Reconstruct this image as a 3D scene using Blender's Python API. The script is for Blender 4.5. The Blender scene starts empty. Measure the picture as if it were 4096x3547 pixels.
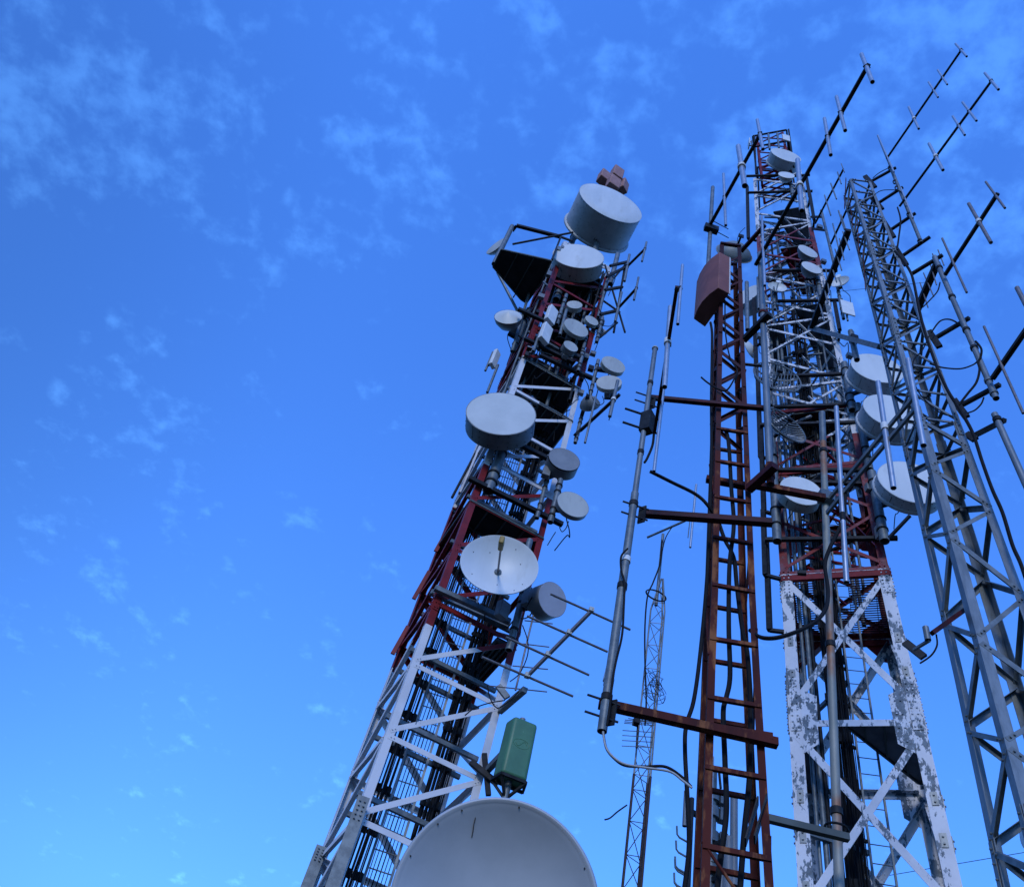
import bpy, math, random
import numpy as np
from mathutils import Vector, Matrix
random.seed(7)
R = math.radians
S = bpy.context.scene
COL = S.collection

# ------------------------------------------------------------ camera
F, CX, CY = 3500.0, 2048.0, 1773.5          # focal length and centre in photo pixels
ZEN = (2950.0, -950.0)                      # where vertical lines meet
up = np.array([ZEN[0]-CX, CY-ZEN[1], -F]); up /= np.linalg.norm(up)
fw = np.array([0, 0, -1.0]); fw = fw - up*fw.dot(up); fw /= np.linalg.norm(fw)
rt = np.cross(fw, up)
M = np.array([rt, fw, up])
EYE = 1.6
cam = bpy.data.cameras.new('camera')
cam.sensor_width = 36.0; cam.sensor_fit = 'HORIZONTAL'; cam.lens = 36.0*F/4096.0
cam.clip_start = 0.1; cam.clip_end = 5000
camo = bpy.data.objects.new('camera', cam); COL.objects.link(camo)
camo.matrix_world = Matrix.Translation((0, 0, EYE)) @ Matrix(M.tolist()).to_4x4()
S.camera = camo

# ------------------------------------------------------------ sky and sun
SUN_EL, SUN_AZ = 27.0, 200.0                # degrees; azimuth clockwise from +Y
w = bpy.data.worlds.new('World'); S.world = w; w.use_nodes = True
nt = w.node_tree; nt.nodes.clear()
def N(t, nt=nt, **k):
    n = nt.nodes.new(t)
    for a, b in k.items(): setattr(n, a, b)
    return n
def Lk(a, b, nt=nt): nt.links.new(a, b)
def setv(n, **k):
    for a, b in k.items(): n.inputs[a.replace('_', ' ')].default_value = b
def mrange(v, a, b, c=0.0, d=1.0, nt=nt, smooth=True):
    n = N('ShaderNodeMapRange', nt); n.interpolation_type = 'SMOOTHSTEP' if smooth else 'LINEAR'
    Lk(v, n.inputs[0], nt)
    for i, q in enumerate((a, b, c, d)): n.inputs[i+1].default_value = q
    return n.outputs[0]
tc = N('ShaderNodeTexCoord'); sep = N('ShaderNodeSeparateXYZ'); Lk(tc.outputs['Generated'], sep.inputs[0])
sky = N('ShaderNodeTexSky', sky_type='NISHITA'); sky.sun_disc = False
sky.sun_elevation = R(SUN_EL); sky.sun_rotation = R(SUN_AZ); sky.altitude = 1500
sky.air_density = 1.3; sky.dust_density = 0.6; sky.ozone_density = 3.0
tint = N('ShaderNodeMix', data_type='RGBA', blend_type='MULTIPLY'); tint.inputs[0].default_value = 1
dk = mrange(sep.outputs[0], -0.60, -0.20, 0.72, 1.0)  # lens-style corner darkening painted into the left side of the sky
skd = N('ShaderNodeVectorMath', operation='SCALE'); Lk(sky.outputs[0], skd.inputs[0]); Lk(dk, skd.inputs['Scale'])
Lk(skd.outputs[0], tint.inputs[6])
def mth(op, a, b=None, c=None, nt=nt, clamp=False):
    n = N('ShaderNodeMath', nt, operation=op); n.use_clamp = clamp
    for i, v in enumerate((a, b, c)):
        if v is None: continue
        if isinstance(v, (int, float)): n.inputs[i].default_value = v
        else: Lk(v, n.inputs[i], nt)
    return n.outputs[0]
tf = N('ShaderNodeMapRange'); Lk(sep.outputs[2], tf.inputs[0])          # bluer and brighter towards the zenith
tf.inputs[1].default_value = 0.30; tf.inputs[2].default_value = 0.95
tm = N('ShaderNodeMix', data_type='RGBA'); Lk(tf.outputs[0], tm.inputs[0])
tm.inputs[6].default_value = (0.48, 0.93, 1.65, 1); tm.inputs[7].default_value = (0.57, 1.20, 2.40, 1)
low_dim = N('ShaderNodeMapRange'); Lk(sep.outputs[2], low_dim.inputs[0]); low_dim.interpolation_type = 'SMOOTHSTEP'   # unseen low sky dimmed on purpose, to keep undersides dark
for i_, v_ in enumerate((0.02, 0.34, 0.30, 1.0)): low_dim.inputs[i_+1].default_value = v_
hm = N('ShaderNodeVectorMath', operation='SCALE'); Lk(tm.outputs[2], hm.inputs[0]); Lk(low_dim.outputs[0], hm.inputs['Scale'])
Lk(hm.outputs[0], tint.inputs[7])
zz = mth('MAXIMUM', mth('ADD', sep.outputs[2], 0.25), 0.05)
px_ = mth('DIVIDE', sep.outputs[0], zz); py_ = mth('DIVIDE', sep.outputs[1], zz)
cmb = N('ShaderNodeCombineXYZ'); Lk(px_, cmb.inputs[0]); Lk(py_, cmb.inputs[1])
def wnoise(scale, detail, rough, dist=0.0, off=0.0):
    m = N('ShaderNodeMapping'); m.inputs['Location'].default_value = (off, off*0.7, off*1.3); Lk(cmb.outputs[0], m.inputs[0])
    n = N('ShaderNodeTexNoise'); Lk(m.outputs[0], n.inputs['Vector'])
    setv(n, Scale=scale, Detail=detail, Roughness=rough, Distortion=dist); return n.outputs[0]
def ray(x, y):
    d = np.array([x-CX, CY-y, -F]); return M @ (d/np.linalg.norm(d))
def patch(x, y, a0, a1):                    # 1 near one direction of the sky, 0 away from it
    v = ray(x, y); dp = N('ShaderNodeVectorMath', operation='DOT_PRODUCT')
    nr = N('ShaderNodeVectorMath', operation='NORMALIZE'); Lk(tc.outputs['Generated'], nr.inputs[0])
    Lk(nr.outputs[0], dp.inputs[0]); dp.inputs[1].default_value = tuple(v)
    return mrange(dp.outputs['Value'], math.cos(R(a1)), math.cos(R(a0)))
fine = wnoise(34.0, 7, 0.56, 0.1, 3.1)
mid = wnoise(14.0, 4, 0.5, 0.0, 5.4)
cover = mrange(wnoise(3.0, 3, 0.5, 0.2, 1.7), 0.40, 0.62)
boost = mth('MAXIMUM', patch(3700, 250, 8, 26), mth('MULTIPLY', patch(330, 400, 1.5, 8), 1.1))
boost = mth('MAXIMUM', boost, mth('MULTIPLY', patch(2300, 350, 5, 17), 0.75))
boost = mth('MAXIMUM', boost, mth('MULTIPLY', patch(1150, 500, 5, 14), 0.62))
boost = mth('MAXIMUM', boost, mth('MULTIPLY', patch(550, 1550, 1, 7), 0.42))
boost = mth('MAXIMUM', boost, mth('MULTIPLY', patch(100, 2250, 2, 7), 0.5))
boost = mth('MAXIMUM', boost, mth('MULTIPLY', patch(900, 2700, 3, 14), 0.15))
body = mth('ADD', mth('MULTIPLY', fine, 0.55), mth('MULTIPLY', mid, 0.45))
thr = mth('ADD', body, mth('ADD', mth('MULTIPLY', cover, 0.012), mth('MULTIPLY', boost, 0.135)))
cl = mrange(thr, 0.575, 0.80)
CLOUD_GAIN = 0.75
clm = mth('MULTIPLY', cl, CLOUD_GAIN)
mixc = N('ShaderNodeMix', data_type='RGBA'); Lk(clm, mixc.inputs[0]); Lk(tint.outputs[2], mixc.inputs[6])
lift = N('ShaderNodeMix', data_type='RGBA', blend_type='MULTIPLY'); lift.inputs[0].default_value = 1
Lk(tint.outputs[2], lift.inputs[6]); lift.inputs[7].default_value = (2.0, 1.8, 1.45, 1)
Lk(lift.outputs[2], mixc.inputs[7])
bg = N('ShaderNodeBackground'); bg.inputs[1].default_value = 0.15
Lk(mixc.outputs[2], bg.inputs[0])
wo = N('ShaderNodeOutputWorld'); Lk(bg.outputs[0], wo.inputs[0])
sun = bpy.data.lights.new('sun', 'SUN'); sun.energy = 0.95; sun.angle = R(12); sun.color = (1.0, 0.97, 0.93)
suno = bpy.data.objects.new('sun', sun); COL.objects.link(suno)
sd = Vector((math.sin(R(SUN_AZ))*math.cos(R(SUN_EL)), math.cos(R(SUN_AZ))*math.cos(R(SUN_EL)), math.sin(R(SUN_EL))))
suno.rotation_euler = sd.to_track_quat('Z', 'Y').to_euler()
S.view_settings.view_transform = 'Standard'; S.view_settings.look = 'None'
S.view_settings.exposure = 0.4; S.view_settings.gamma = 1.0

# ------------------------------------------------------------ from photo pixel to place
def P(x, y, D):                             # on the ray, at horizontal distance D
    r = ray(x, y); return Vector(r/math.hypot(r[0], r[1])*D) + Vector((0, 0, EYE))
def PZ(x, y, z):                            # on the ray, at world height z
    r = ray(x, y); return Vector(r*((z-EYE)/r[2])) + Vector((0, 0, EYE))
def proj(p):
    c = M.T @ np.array([p[0], p[1], p[2]-EYE]); return CX-c[0]/c[2]*F, CY+c[1]/c[2]*F
def zc(p):
    c = M.T @ np.array([p[0], p[1], p[2]-EYE]); return -c[2]
def HD(p): return math.hypot(p[0], p[1])
def polar(az, D, z): return Vector((math.sin(R(az))*D, math.cos(R(az))*D, z+EYE))   # z above the eye

# ------------------------------------------------------------ materials
MATS = {}
def base_mat(name, rough=0.6, metal=0.0):
    m = bpy.data.materials.new(name); m.use_nodes = True
    b = m.node_tree.nodes['Principled BSDF']
    b.inputs['Roughness'].default_value = rough; b.inputs['Metallic'].default_value = metal
    MATS[name] = m; return m, m.node_tree, b
def pnoise(nt, scale, detail=5, rough=0.6, stretch=None, seed=0.0):
    g = N('ShaderNodeNewGeometry', nt); mp = N('ShaderNodeMapping', nt); Lk(g.outputs['Position'], mp.inputs[0], nt)
    mp.inputs['Location'].default_value = (seed, seed, seed)
    if stretch: mp.inputs['Scale'].default_value = stretch
    n = N('ShaderNodeTexNoise', nt); Lk(mp.outputs[0], n.inputs['Vector'], nt)
    setv(n, Scale=scale, Detail=detail, Roughness=rough); return n.outputs[0]
def mixrgb(nt, fac, a, b):
    m = N('ShaderNodeMix', nt, data_type='RGBA')
    if isinstance(fac, (int, float)): m.inputs[0].default_value = fac
    else: Lk(fac, m.inputs[0], nt)
    for i, v in ((6, a), (7, b)):
        if isinstance(v, tuple): m.inputs[i].default_value = (*v, 1)
        else: Lk(v, m.inputs[i], nt)
    return m.outputs[2]
def mottled(name, c1, c2, scale=6, rough=0.6, metal=0.0, lo=0.35, hi=0.65, stretch=None, bump=0.0, c3=None, lo3=0.6, hi3=0.66, sc3=30):
    m, nt, b = base_mat(name, rough, metal)
    f = mrange(pnoise(nt, scale, 6, 0.62, stretch), lo, hi, nt=nt)
    col = mixrgb(nt, f, c1, c2)
    if c3:
        f3 = mrange(pnoise(nt, sc3, 5, 0.6, stretch, 4.2), lo3, hi3, nt=nt); col = mixrgb(nt, f3, col, c3)
    Lk(col, b.inputs['Base Color'], nt)
    if bump:
        bp = N('ShaderNodeBump', nt); bp.inputs['Strength'].default_value = bump; bp.inputs['Distance'].default_value = 0.004
        Lk(pnoise(nt, scale*6, 4), bp.inputs['Height'], nt); Lk(bp.outputs[0], b.inputs['Normal'], nt)
    return m
RAD = mottled('radome_white', (.52, .56, .57), (.64, .67, .67), 1.1, .45, lo=.3, hi=.7, c3=(.46, .47, .44), lo3=.55, hi3=.80, sc3=3, stretch=(1, 1, .3))
RADG = mottled('radome_grey', (.34, .36, .34), (.42, .44, .41), 2.5, .5, c3=(.27, .28, .26), lo3=.55, hi3=.8, sc3=5, stretch=(1, 1, .3))
RADD = mottled('radome_dark_grey', (.16, .18, .20), (.20, .22, .24), 2.5, .5)
SHR = mottled('shroud_paint', (.36, .40, .43), (.46, .50, .53), 2.2, .5, c3=(.22, .24, .25), lo3=.6, hi3=.8, sc3=5, stretch=(1, 1, .5))
SHRG = mottled('shroud_grey', (.12, .135, .15), (.18, .20, .215), 2.2, .5)
GALV = mottled('galvanised_steel', (.095, .118, .13), (.16, .19, .20), 7, .5, .3, bump=.15, c3=(.13, .15, .16), lo3=.62, hi3=.8, sc3=3)
GALVB = mottled('galvanised_bright', (.115, .14, .152), (.195, .225, .24), 9, .45, .35, bump=.15, c3=(.11, .13, .14), lo3=.62, hi3=.8, sc3=2, stretch=(1, 1, .25))
DARK = mottled('dark_steel', (.008, .009, .011), (.022, .025, .028), 6, .6)
CABLE = mottled('black_cable', (.004, .0045, .006), (.008, .009, .011), 5, .75)
CABG = mottled('grey_cable', (.25, .27, .28), (.33, .35, .36), 5, .5)
ALU = mottled('aluminium_tube', (.36, .38, .40), (.44, .46, .48), 9, .36, .7)
ALUB = mottled('weathered_tube', (.12, .115, .125), (.18, .17, .175), 9, .5, .3)
BROWN = mottled('brown_fibreglass', (.17, .055, .042), (.23, .078, .058), 3, .65, bump=.2)
PINKB = mottled('pinkish_fibreglass', (.30, .15, .13), (.38, .20, .17), 5, .7, bump=.3)
GREEN = mottled('green_fibreglass', (.045, .145, .075), (.06, .18, .09), 2.5, .5, bump=.15, c3=(.16, .33, .22), lo3=.7, hi3=.78, sc3=14)
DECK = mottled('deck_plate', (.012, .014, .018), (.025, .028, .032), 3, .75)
DBRN = mottled('dark_brown_rust', (.016, .010, .012), (.04, .018, .014), 5, .7)
GREENISH = mottled('greenish_channel_steel', (.03, .045, .042), (.055, .075, .07), 4, .6)
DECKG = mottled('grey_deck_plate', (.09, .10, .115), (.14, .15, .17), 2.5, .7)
REDD = mottled('red_painted_steel', (.13, .004, .007), (.19, .007, .010), 5, .5, c3=(.09, .02, .02), lo3=.6, hi3=.72, sc3=9)
DRED = mottled('dark_red_steel', (.028, .005, .006), (.065, .009, .009), 4, .6, c3=(.03, .012, .01), lo3=.55, hi3=.7, sc3=12)
RUST = mottled('rusty_red_steel', (.042, .008, .007), (.085, .015, .009), 3, .75, bump=.4, c3=(.22, .080, .030), lo3=.52, hi3=.66, sc3=9, stretch=(1, 1, .3))
RUSTP = mottled('rust_stained_pipe', (.20, .22, .20), (.28, .29, .26), 5, .6, .2, c3=(.26, .10, .035), lo3=.47, hi3=.62, sc3=1.6, stretch=(1, 1, .5))
WHITE = mottled('white_plastic', (.62, .65, .66), (.70, .73, .74), 4, .5)
FEED = mottled('ochre_feed_cover', (.30, .20, .05), (.40, .27, .08), 8, .6)
GROUND = mottled('gravel_and_grass', (.02, .028, .012), (.05, .048, .035), .6, .95, c3=(.08, .075, .06), lo3=.5, hi3=.7, sc3=6, bump=.3)
for q_ in (REDD, DARK, CABLE, DECK, DRED, RUST, DECKG): q_.node_tree.nodes['Principled BSDF'].inputs['Specular IOR Level'].default_value = .18
def band_paint(name, stops, chip, white=(.66, .67, .70), red=(.21, .009, .010), under=(.075, .105, .13), sc=2.6, amt=.5, clean=None):
    """aviation bands: stops = heights (above eye) where the colour swaps, lowest band first = white"""
    m, nt, b = base_mat(name, .5)
    g = N('ShaderNodeNewGeometry', nt); sp = N('ShaderNodeSeparateXYZ', nt); Lk(g.outputs['Position'], sp.inputs[0], nt)
    b.inputs['Specular IOR Level'].default_value = .3
    col = mixrgb(nt, 0.0, white, white); cur = 0
    red_var = mixrgb(nt, mrange(pnoise(nt, 4.0), .35, .7, nt=nt), red, tuple(c*.6 for c in red))
    wh_var = mixrgb(nt, mrange(pnoise(nt, 1.8, seed=3.0), .35, .7, nt=nt), white, tuple(c*.86 for c in white))
    col = wh_var; isred = None
    for i, s in enumerate(stops):
        f = mth('GREATER_THAN', sp.outputs[2], s+EYE, nt=nt)
        col = mixrgb(nt, f, col, red_var if i % 2 == 0 else wh_var)
        isred = mth('MULTIPLY', f, 1.0, nt=nt) if isred is None else (mth('SUBTRACT', isred, f, nt=nt) if i % 2 else mth('ADD', isred, f, nt=nt))
    ch = mth('ADD', mth('MULTIPLY', pnoise(nt, sc, 10, .72, (1, 1, .4)), .62, nt=nt), mth('MULTIPLY', pnoise(nt, sc*3.1, 6, .65, (1, 1, .5), 7.7), .38, nt=nt), nt=nt)
    if clean: ch = mth('SUBTRACT', ch, mrange(sp.outputs[2], clean[1]+EYE, clean[0]+EYE, .05, 0.0, nt=nt), nt=nt)
    ch = mrange(ch, chip, chip+.012, nt=nt, smooth=False)
    keep = mth('SUBTRACT', 1.0, mth('MULTIPLY', isred, 1.0-amt, nt=nt), nt=nt)
    zinc = mixrgb(nt, mrange(pnoise(nt, 9, 4), .35, .65, nt=nt), under, tuple(c*1.7 for c in under))
    col = mixrgb(nt, mth('MULTIPLY', ch, keep, nt=nt), col, zinc)
    Lk(col, b.inputs['Base Color'], nt)
    bp = N('ShaderNodeBump', nt); bp.inputs['Strength'].default_value = .35; bp.inputs['Distance'].default_value = .003
    bp.invert = True; Lk(ch, bp.inputs['Height'], nt); Lk(bp.outputs[0], b.inputs['Normal'], nt)
    return m
T1P = band_paint('left_tower_bands', [10.9, 16.0, 21.0, 27.9], .62, sc=3.5, amt=.8)
T3P = band_paint('peeling_tower_bands', [17.9, 24.0, 36.2, 40.2, 47.8], .515, sc=3.2, amt=.25, red=(.19, .005, .009), clean=(13.5, 7.5))
T3PU = T3P

# ------------------------------------------------------------ mesh building
class MB:
    def __init__(s): s.v = []; s.f = []
    def add(s, vs, fs):
        o = len(s.v); s.v += [tuple(v) for v in vs]; s.f += [tuple(i+o for i in f) for f in fs]; return s
    def extrude(s, a, b, prof, u, v, prof2=None):
        a = Vector(a); b = Vector(b); n = len(prof); prof2 = prof2 or prof
        vs = [a+u*x+v*y for x, y in prof] + [b+u*x+v*y for x, y in prof2]
        fs = [(i, (i+1) % n, n+(i+1) % n, n+i) for i in range(n)] + [tuple(range(n))[::-1], tuple(range(n, 2*n))]
        return s.add(vs, fs)
    def frame(s, a, b, hint):
        d = (Vector(b)-Vector(a)).normalized(); u = Vector(hint); u = u-d*u.dot(d)
        if u.length < 1e-5: u = d.orthogonal()
        u.normalize(); return u, d.cross(u).normalized()
    def box_beam(s, a, b, w, h, hint=(0, 0, 1)):
        u, v = s.frame(a, b, hint); h /= 2; w /= 2
        return s.extrude(a, b, [(-h, -w), (h, -w), (h, w), (-h, w)], u, v)
    def angle(s, a, b, w, t, nrm, flip=1):
        """angle iron lying on a face with outward normal nrm"""
        u, v = s.frame(a, b, nrm); v = v*flip
        if v.z < 0: v = -v
        pr = [(0, -w/2), (0, w/2), (-w, w/2), (-w, w/2-t), (-t, w/2-t), (-t, -w/2)]
        return s.extrude(a, b, pr, u, v)
    def corner(s, a, b, u, v, w, t, w2=None):
        pr = lambda q: [(0, 0), (q, 0), (q, t), (t, t), (t, q), (0, q)]
        return s.extrude(a, b, pr(w), u, v, pr(w2 or w))
    def tube(s, a, b, r, n=12, r2=None, cap=True):
        a = Vector(a); b = Vector(b); u, v = s.frame(a, b, (0.3, 0.5, 0.1)); r2 = r if r2 is None else r2
        cs = [(math.cos(2*math.pi*i/n), math.sin(2*math.pi*i/n)) for i in range(n)]
        vs = [a+u*(x*r)+v*(y*r) for x, y in cs]+[b+u*(x*r2)+v*(y*r2) for x, y in cs]
        fs = [(i, (i+1) % n, n+(i+1) % n, n+i) for i in range(n)]
        if cap: fs += [tuple(range(n))[::-1], tuple(range(n, 2*n))]
        return s.add(vs, fs)
    def pipe(s, a, b, r, wall=.15, n=16):   # hollow, open-ended
        a = Vector(a); b = Vector(b); u, v = s.frame(a, b, (0.3, 0.5, 0.1)); ri = r*(1-wall); vs = []
        for p, q in ((a, r), (b, r), (b, ri), (a, ri)):
            vs += [p+u*(math.cos(2*math.pi*i/n)*q)+v*(math.sin(2*math.pi*i/n)*q) for i in range(n)]
        fs = [(k*n+i, k*n+(i+1) % n, ((k+1) % 4)*n+(i+1) % n, ((k+1) % 4)*n+i) for k in range(4) for i in range(n)]
        return s.add(vs, fs)
    def path(s, pts, r, n=6):
        pts = [Vector(p) for p in pts]; u = None; rings = []
        for i, p in enumerate(pts):
            d = (pts[min(i+1, len(pts)-1)]-pts[max(i-1, 0)]).normalized()
            if u is None: u = d.orthogonal().normalized()
            u = (u-d*u.dot(d)).normalized(); v = d.cross(u)
            rings.append([p+u*(r*math.cos(2*math.pi*k/n))+v*(r*math.sin(2*math.pi*k/n)) for k in range(n)])
        vs = [q for g in rings for q in g]; m = len(rings)
        fs = [(i*n+k, i*n+(k+1) % n, (i+1)*n+(k+1) % n, (i+1)*n+k) for i in range(m-1) for k in range(n)]
        fs += [tuple(range(n))[::-1], tuple(range((m-1)*n, m*n))]
        return s.add(vs, fs)
    def lathe(s, prof, o, ax, n=48, close=False):
        """prof = (distance along axis, radius)"""
        o = Vector(o); ax = Vector(ax).normalized(); u = Vector((0, 0, 1)); u = (u-ax*u.dot(ax)).normalized() if abs(ax.z) < .99 else Vector((1, 0, 0)); v = ax.cross(u)
        vs = []; m = len(prof)
        for t, r in prof:
            vs += [o+ax*t+u*(r*math.cos(2*math.pi*k/n))+v*(r*math.sin(2*math.pi*k/n)) for k in range(n)]
        fs = [(i*n+k, (i*n+(k+1) % n), (i+1)*n+(k+1) % n, (i+1)*n+k) for i in range(m-1) for k in range(n)]
        if close: fs += [((m-1)*n+k, (m-1)*n+(k+1) % n, (k+1) % n, k) for k in range(n)]
        return s.add(vs, fs)
    def box(s, c, ax, hx, hy, hz):
        x, y, z = ax; c = Vector(c)
        vs = [c+x*(hx*i)+y*(hy*j)+z*(hz*k) for i in (-1, 1) for j in (-1, 1) for k in (-1, 1)]
        return s.add(vs, [(0, 1, 3, 2), (4, 6, 7, 5), (0, 4, 5, 1), (2, 3, 7, 6), (0, 2, 6, 4), (1, 5, 7, 3)])
    def slab(s, pts, th):                   # polygon thickened downward (vector)
        n = len(pts); pts = [Vector(p) for p in pts]; d = Vector(th)
        return s.add(pts+[p+d for p in pts], [tuple(range(n)), tuple(range(n, 2*n))[::-1]]+[(i, i+n, (i+1) % n+n, (i+1) % n) for i in range(n)])
    def merge(s, o): return s.add(o.v, o.f)
    def build(s, name, mat, parent=None, label=None, kind=None, bevel=0.0, smooth=35, extra=None):
        nf = len(s.f)
        if extra: s.merge(extra[0])
        me = bpy.data.meshes.new(name)
        off = parent_world(parent) if parent else Vector((0, 0, 0))
        if parent is None and s.v:
            a = np.array(s.v); off = Vector(((a[:, 0].min()+a[:, 0].max())/2, (a[:, 1].min()+a[:, 1].max())/2, a[:, 2].min()))
        me.from_pydata([(x-off.x, y-off.y, z-off.z) for x, y, z in s.v], [], s.f); me.update()
        if smooth:
            me.polygons.foreach_set('use_smooth', [True]*len(me.polygons)); me.set_sharp_from_angle(angle=R(smooth))
        me.materials.append(mat)
        if extra:
            me.materials.append(extra[1]); me.polygons.foreach_set('material_index', [0]*nf+[1]*(len(s.f)-nf))
        o = bpy.data.objects.new(name, me); COL.objects.link(o)
        if parent: o.parent = parent
        else: o.location = off
        if label: o['label'] = label
        if kind: o['kind'] = kind
        if bevel:
            md = o.modifiers.new('bevel', 'BEVEL'); md.width = bevel; md.segments = 3; md.limit_method = 'ANGLE'
        return o
def parent_world(o):
    p = Vector((0, 0, 0))
    while o: p += o.location; o = o.parent
    return p
def tag(o, label, cat, group=None, kind=None):
    o['label'] = label; o['category'] = cat
    if group: o['group'] = group
    if kind: o['kind'] = kind
    return o
def thing(name, label, cat, loc, group=None):
    o = bpy.data.objects.new(name, None); o.empty_display_size = .3; o.location = Vector(loc); COL.objects.link(o)
    return tag(o, label, cat, group)
def parts(name, mbs, mat, parent, limit=100):
    """mbs: list of (MB, near distance); the hundred that show largest are parts, the rest one part"""
    mbs = sorted(mbs, key=lambda q: q[1]); rest = MB()
    for i, (m, d) in enumerate(mbs):
        if i < limit-1 or len(mbs) <= limit: m.build(name, mat, parent)
        else: rest.merge(m)
    if rest.v: rest.build(name, mat, parent, kind='stuff')
def sag(a, b, drop, n=14, side=(0, 0, 0)):
    a = Vector(a); b = Vector(b)
    return [a.lerp(b, i/n)-Vector((0, 0, 1))*(drop*4*(i/n)*(1-i/n))+Vector(side)*(4*(i/n)*(1-i/n)) for i in range(n+1)]
def smoothp(pts, n=8):                      # Catmull-Rom through points
    pts = [Vector(p) for p in pts]; q = [pts[0]]+pts+[pts[-1]]; out = []
    for i in range(1, len(q)-2):
        for k in range(n):
            t = k/n; a, b, c, d = q[i-1], q[i], q[i+1], q[i+2]
            out.append(.5*((2*b)+(c-a)*t+(2*a-5*b+4*c-d)*t*t+(3*b-a-3*c+d)*t**3))
    return out+[pts[-1]]
def cable(pts, r, label, group=None, mat=CABLE, n=6, cat='cable'):
    return tag(MB().path(pts, r, n).build('feeder_cable', mat), label, cat, group)

# ------------------------------------------------------------ ground
g = MB(); n = 24
xs = [-2500, -900, -300, -100]+[-60+10*i for i in range(13)]+[100, 300, 900, 2500]
vs = [(x, y, -.02+.12*math.sin(x*.05)*math.cos(y*.07) if abs(x) < 90 and abs(y) < 90 else 0) for y in xs for x in xs]; m_ = len(xs)
g.add(vs, [(j*m_+i, j*m_+i+1, (j+1)*m_+i+1, (j+1)*m_+i) for j in range(m_-1) for i in range(m_-1)])
go = g.build('ground', GROUND); go['kind'] = 'structure'; go['label'] = 'dark gravel and rough grass under the masts'

# ------------------------------------------------------------ lattice towers
class Tower:
    """square lattice; st = stations (z above eye, azimuth deg, distance of centre, width, yaw relative to sight line)"""
    def __init__(s, st): s.st = st
    def corner(s, k, z):                    # k: 0 far right, 1 near right, 2 near left, 3 far left
        st = s.st
        if z <= st[0][0]: a, b = st[0], st[1]
        elif z >= st[-1][0]: a, b = st[-2], st[-1]
        else:
            i = max(j for j in range(len(st)-1) if st[j][0] <= z); a, b = st[i], st[i+1]
        t = (z-a[0])/(b[0]-a[0]); az = a[1]+(b[1]-a[1])*t; D = a[2]+(b[2]-a[2])*t; w = a[3]+(b[3]-a[3])*t; yaw = a[4]
        c = polar(az, D, z); th = R(az+yaw+90*(k % 4)); r = w/math.sqrt(2)
        return c+Vector((math.sin(th), math.cos(th), 0))*r
    def nrm(s, k, z):                       # outward normal of face k..k+1
        m = (s.corner(k, z)+s.corner(k+1, z))/2; c = (s.corner(0, z)+s.corner(2, z))/2
        return (m-c).normalized()
def legs(T, zs, w, t, mat, root, name='leg', bolts=None, wtop=None):
    out = []
    for k in range(4):
        m = MB()
        for i in range(len(zs)-1):
            a, b = T.corner(k, zs[i]), T.corner(k, zs[i+1])
            u = (T.corner(k+1, zs[i])-a); u.z = 0; v = (T.corner(k-1, zs[i])-a); v.z = 0
            f0 = i/(len(zs)-1); f1 = (i+1)/(len(zs)-1); wt = wtop or w
            u.normalize(); v.normalize()
            m.corner(a-(u+v)*.004, b-(u+v)*.004, u, v, w+(wt-w)*f0, t, w+(wt-w)*f1)
        out.append(m.build(name, mat, root, smooth=0))
    return out
def brace(T, k, za, zb, w, mat_t=.012, inset=.05, ka=None):
    """from corner k at height za to corner k+1 at height zb"""
    a, b = T.corner(k, za), T.corner(k+1, zb); nn = T.nrm(k, (za+zb)/2)
    d = (b-a).normalized(); a = a+d*inset+nn*.008; b = b-d*inset+nn*.008
    m = MB().angle(a, b, w, mat_t, nn)
    for e, q in ((a, d), (b, -d)):           # bolts
        for s_ in (.05, .11):
            c = e+q*s_; m.tube(c, c+nn*.018, .012, 6)
    return (m, min(HD(a), HD(b))+.15*(abs(za+zb)/2))

# ---- left tower (red and white)
T1 = Tower([(-1.6, .86, 15.15, 1.94, 31), (34, .86, 15.15, 1.94, 31)])
t1 = thing('lattice_tower', 'tall leaning-looking red and white lattice tower on the left, hung with round drum antennas', 'tower', polar(.86, 15.15, -EYE))
h1 = 1.57; zk1 = [6.77+h1*k for k in range(-5, 15)]; TOP1 = zk1[-1]
legs(T1, [-EYE]+zk1, .15, .014, T1P, t1)
hor, dia, inner = [], [], []
for i, z in enumerate(zk1):
    for k in range(4):
        hor.append(brace(T1, k, z, z, .10))
        if i: dia.append(brace(T1, k, z-.0, zk1[i-1]+.07, .10) if k in (1, 3) and False else brace(T1, k, (z if k in (1,) else z), zk1[i-1]+.08, .10))
parts('horizontal_strut', hor, T1P, t1); parts('diagonal_brace', dia, T1P, t1)
# galvanised cable-support rails between the struts
sup = []
for i in range(len(zk1)-4):
    z = zk1[i]+h1*.45
    for f in (.30, .72):
        a = T1.corner(2, z).lerp(T1.corner(3, z), f); b = T1.corner(1, z).lerp(T1.corner(0, z), f)
        sup.append((MB().box_beam(a, b, .07, .09), HD(a)))
parts('cable_support_rail', sup, GALV, t1)
# bolted splice plates on the legs
sp_ = []
for k in (1, 2, 3):
    for z in (5.6, 11.3, 17.0, 21.6):
        a = T1.corner(k, z)
        for kk in (k+1, k-1):
            u = T1.corner(kk, z)-a; u.z = 0; u.normalize(); other = T1.corner(2*k-kk, z)-a; other.z = 0; nn = -other.normalized()
            m = MB().box_beam(a+u*.075+nn*.012, a+u*.075+nn*.012+Vector((0, 0, .62)), .12, .012, nn)
            for q in range(5):
                for s_ in (.045, .105): c = a+u*s_+nn*.018+Vector((0, 0, .06+q*.12)); m.tube(c, c+nn*.022, .013, 6)
            sp_.append((m, HD(a)))
parts('splice_plate', sp_, T1P, t1)
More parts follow.
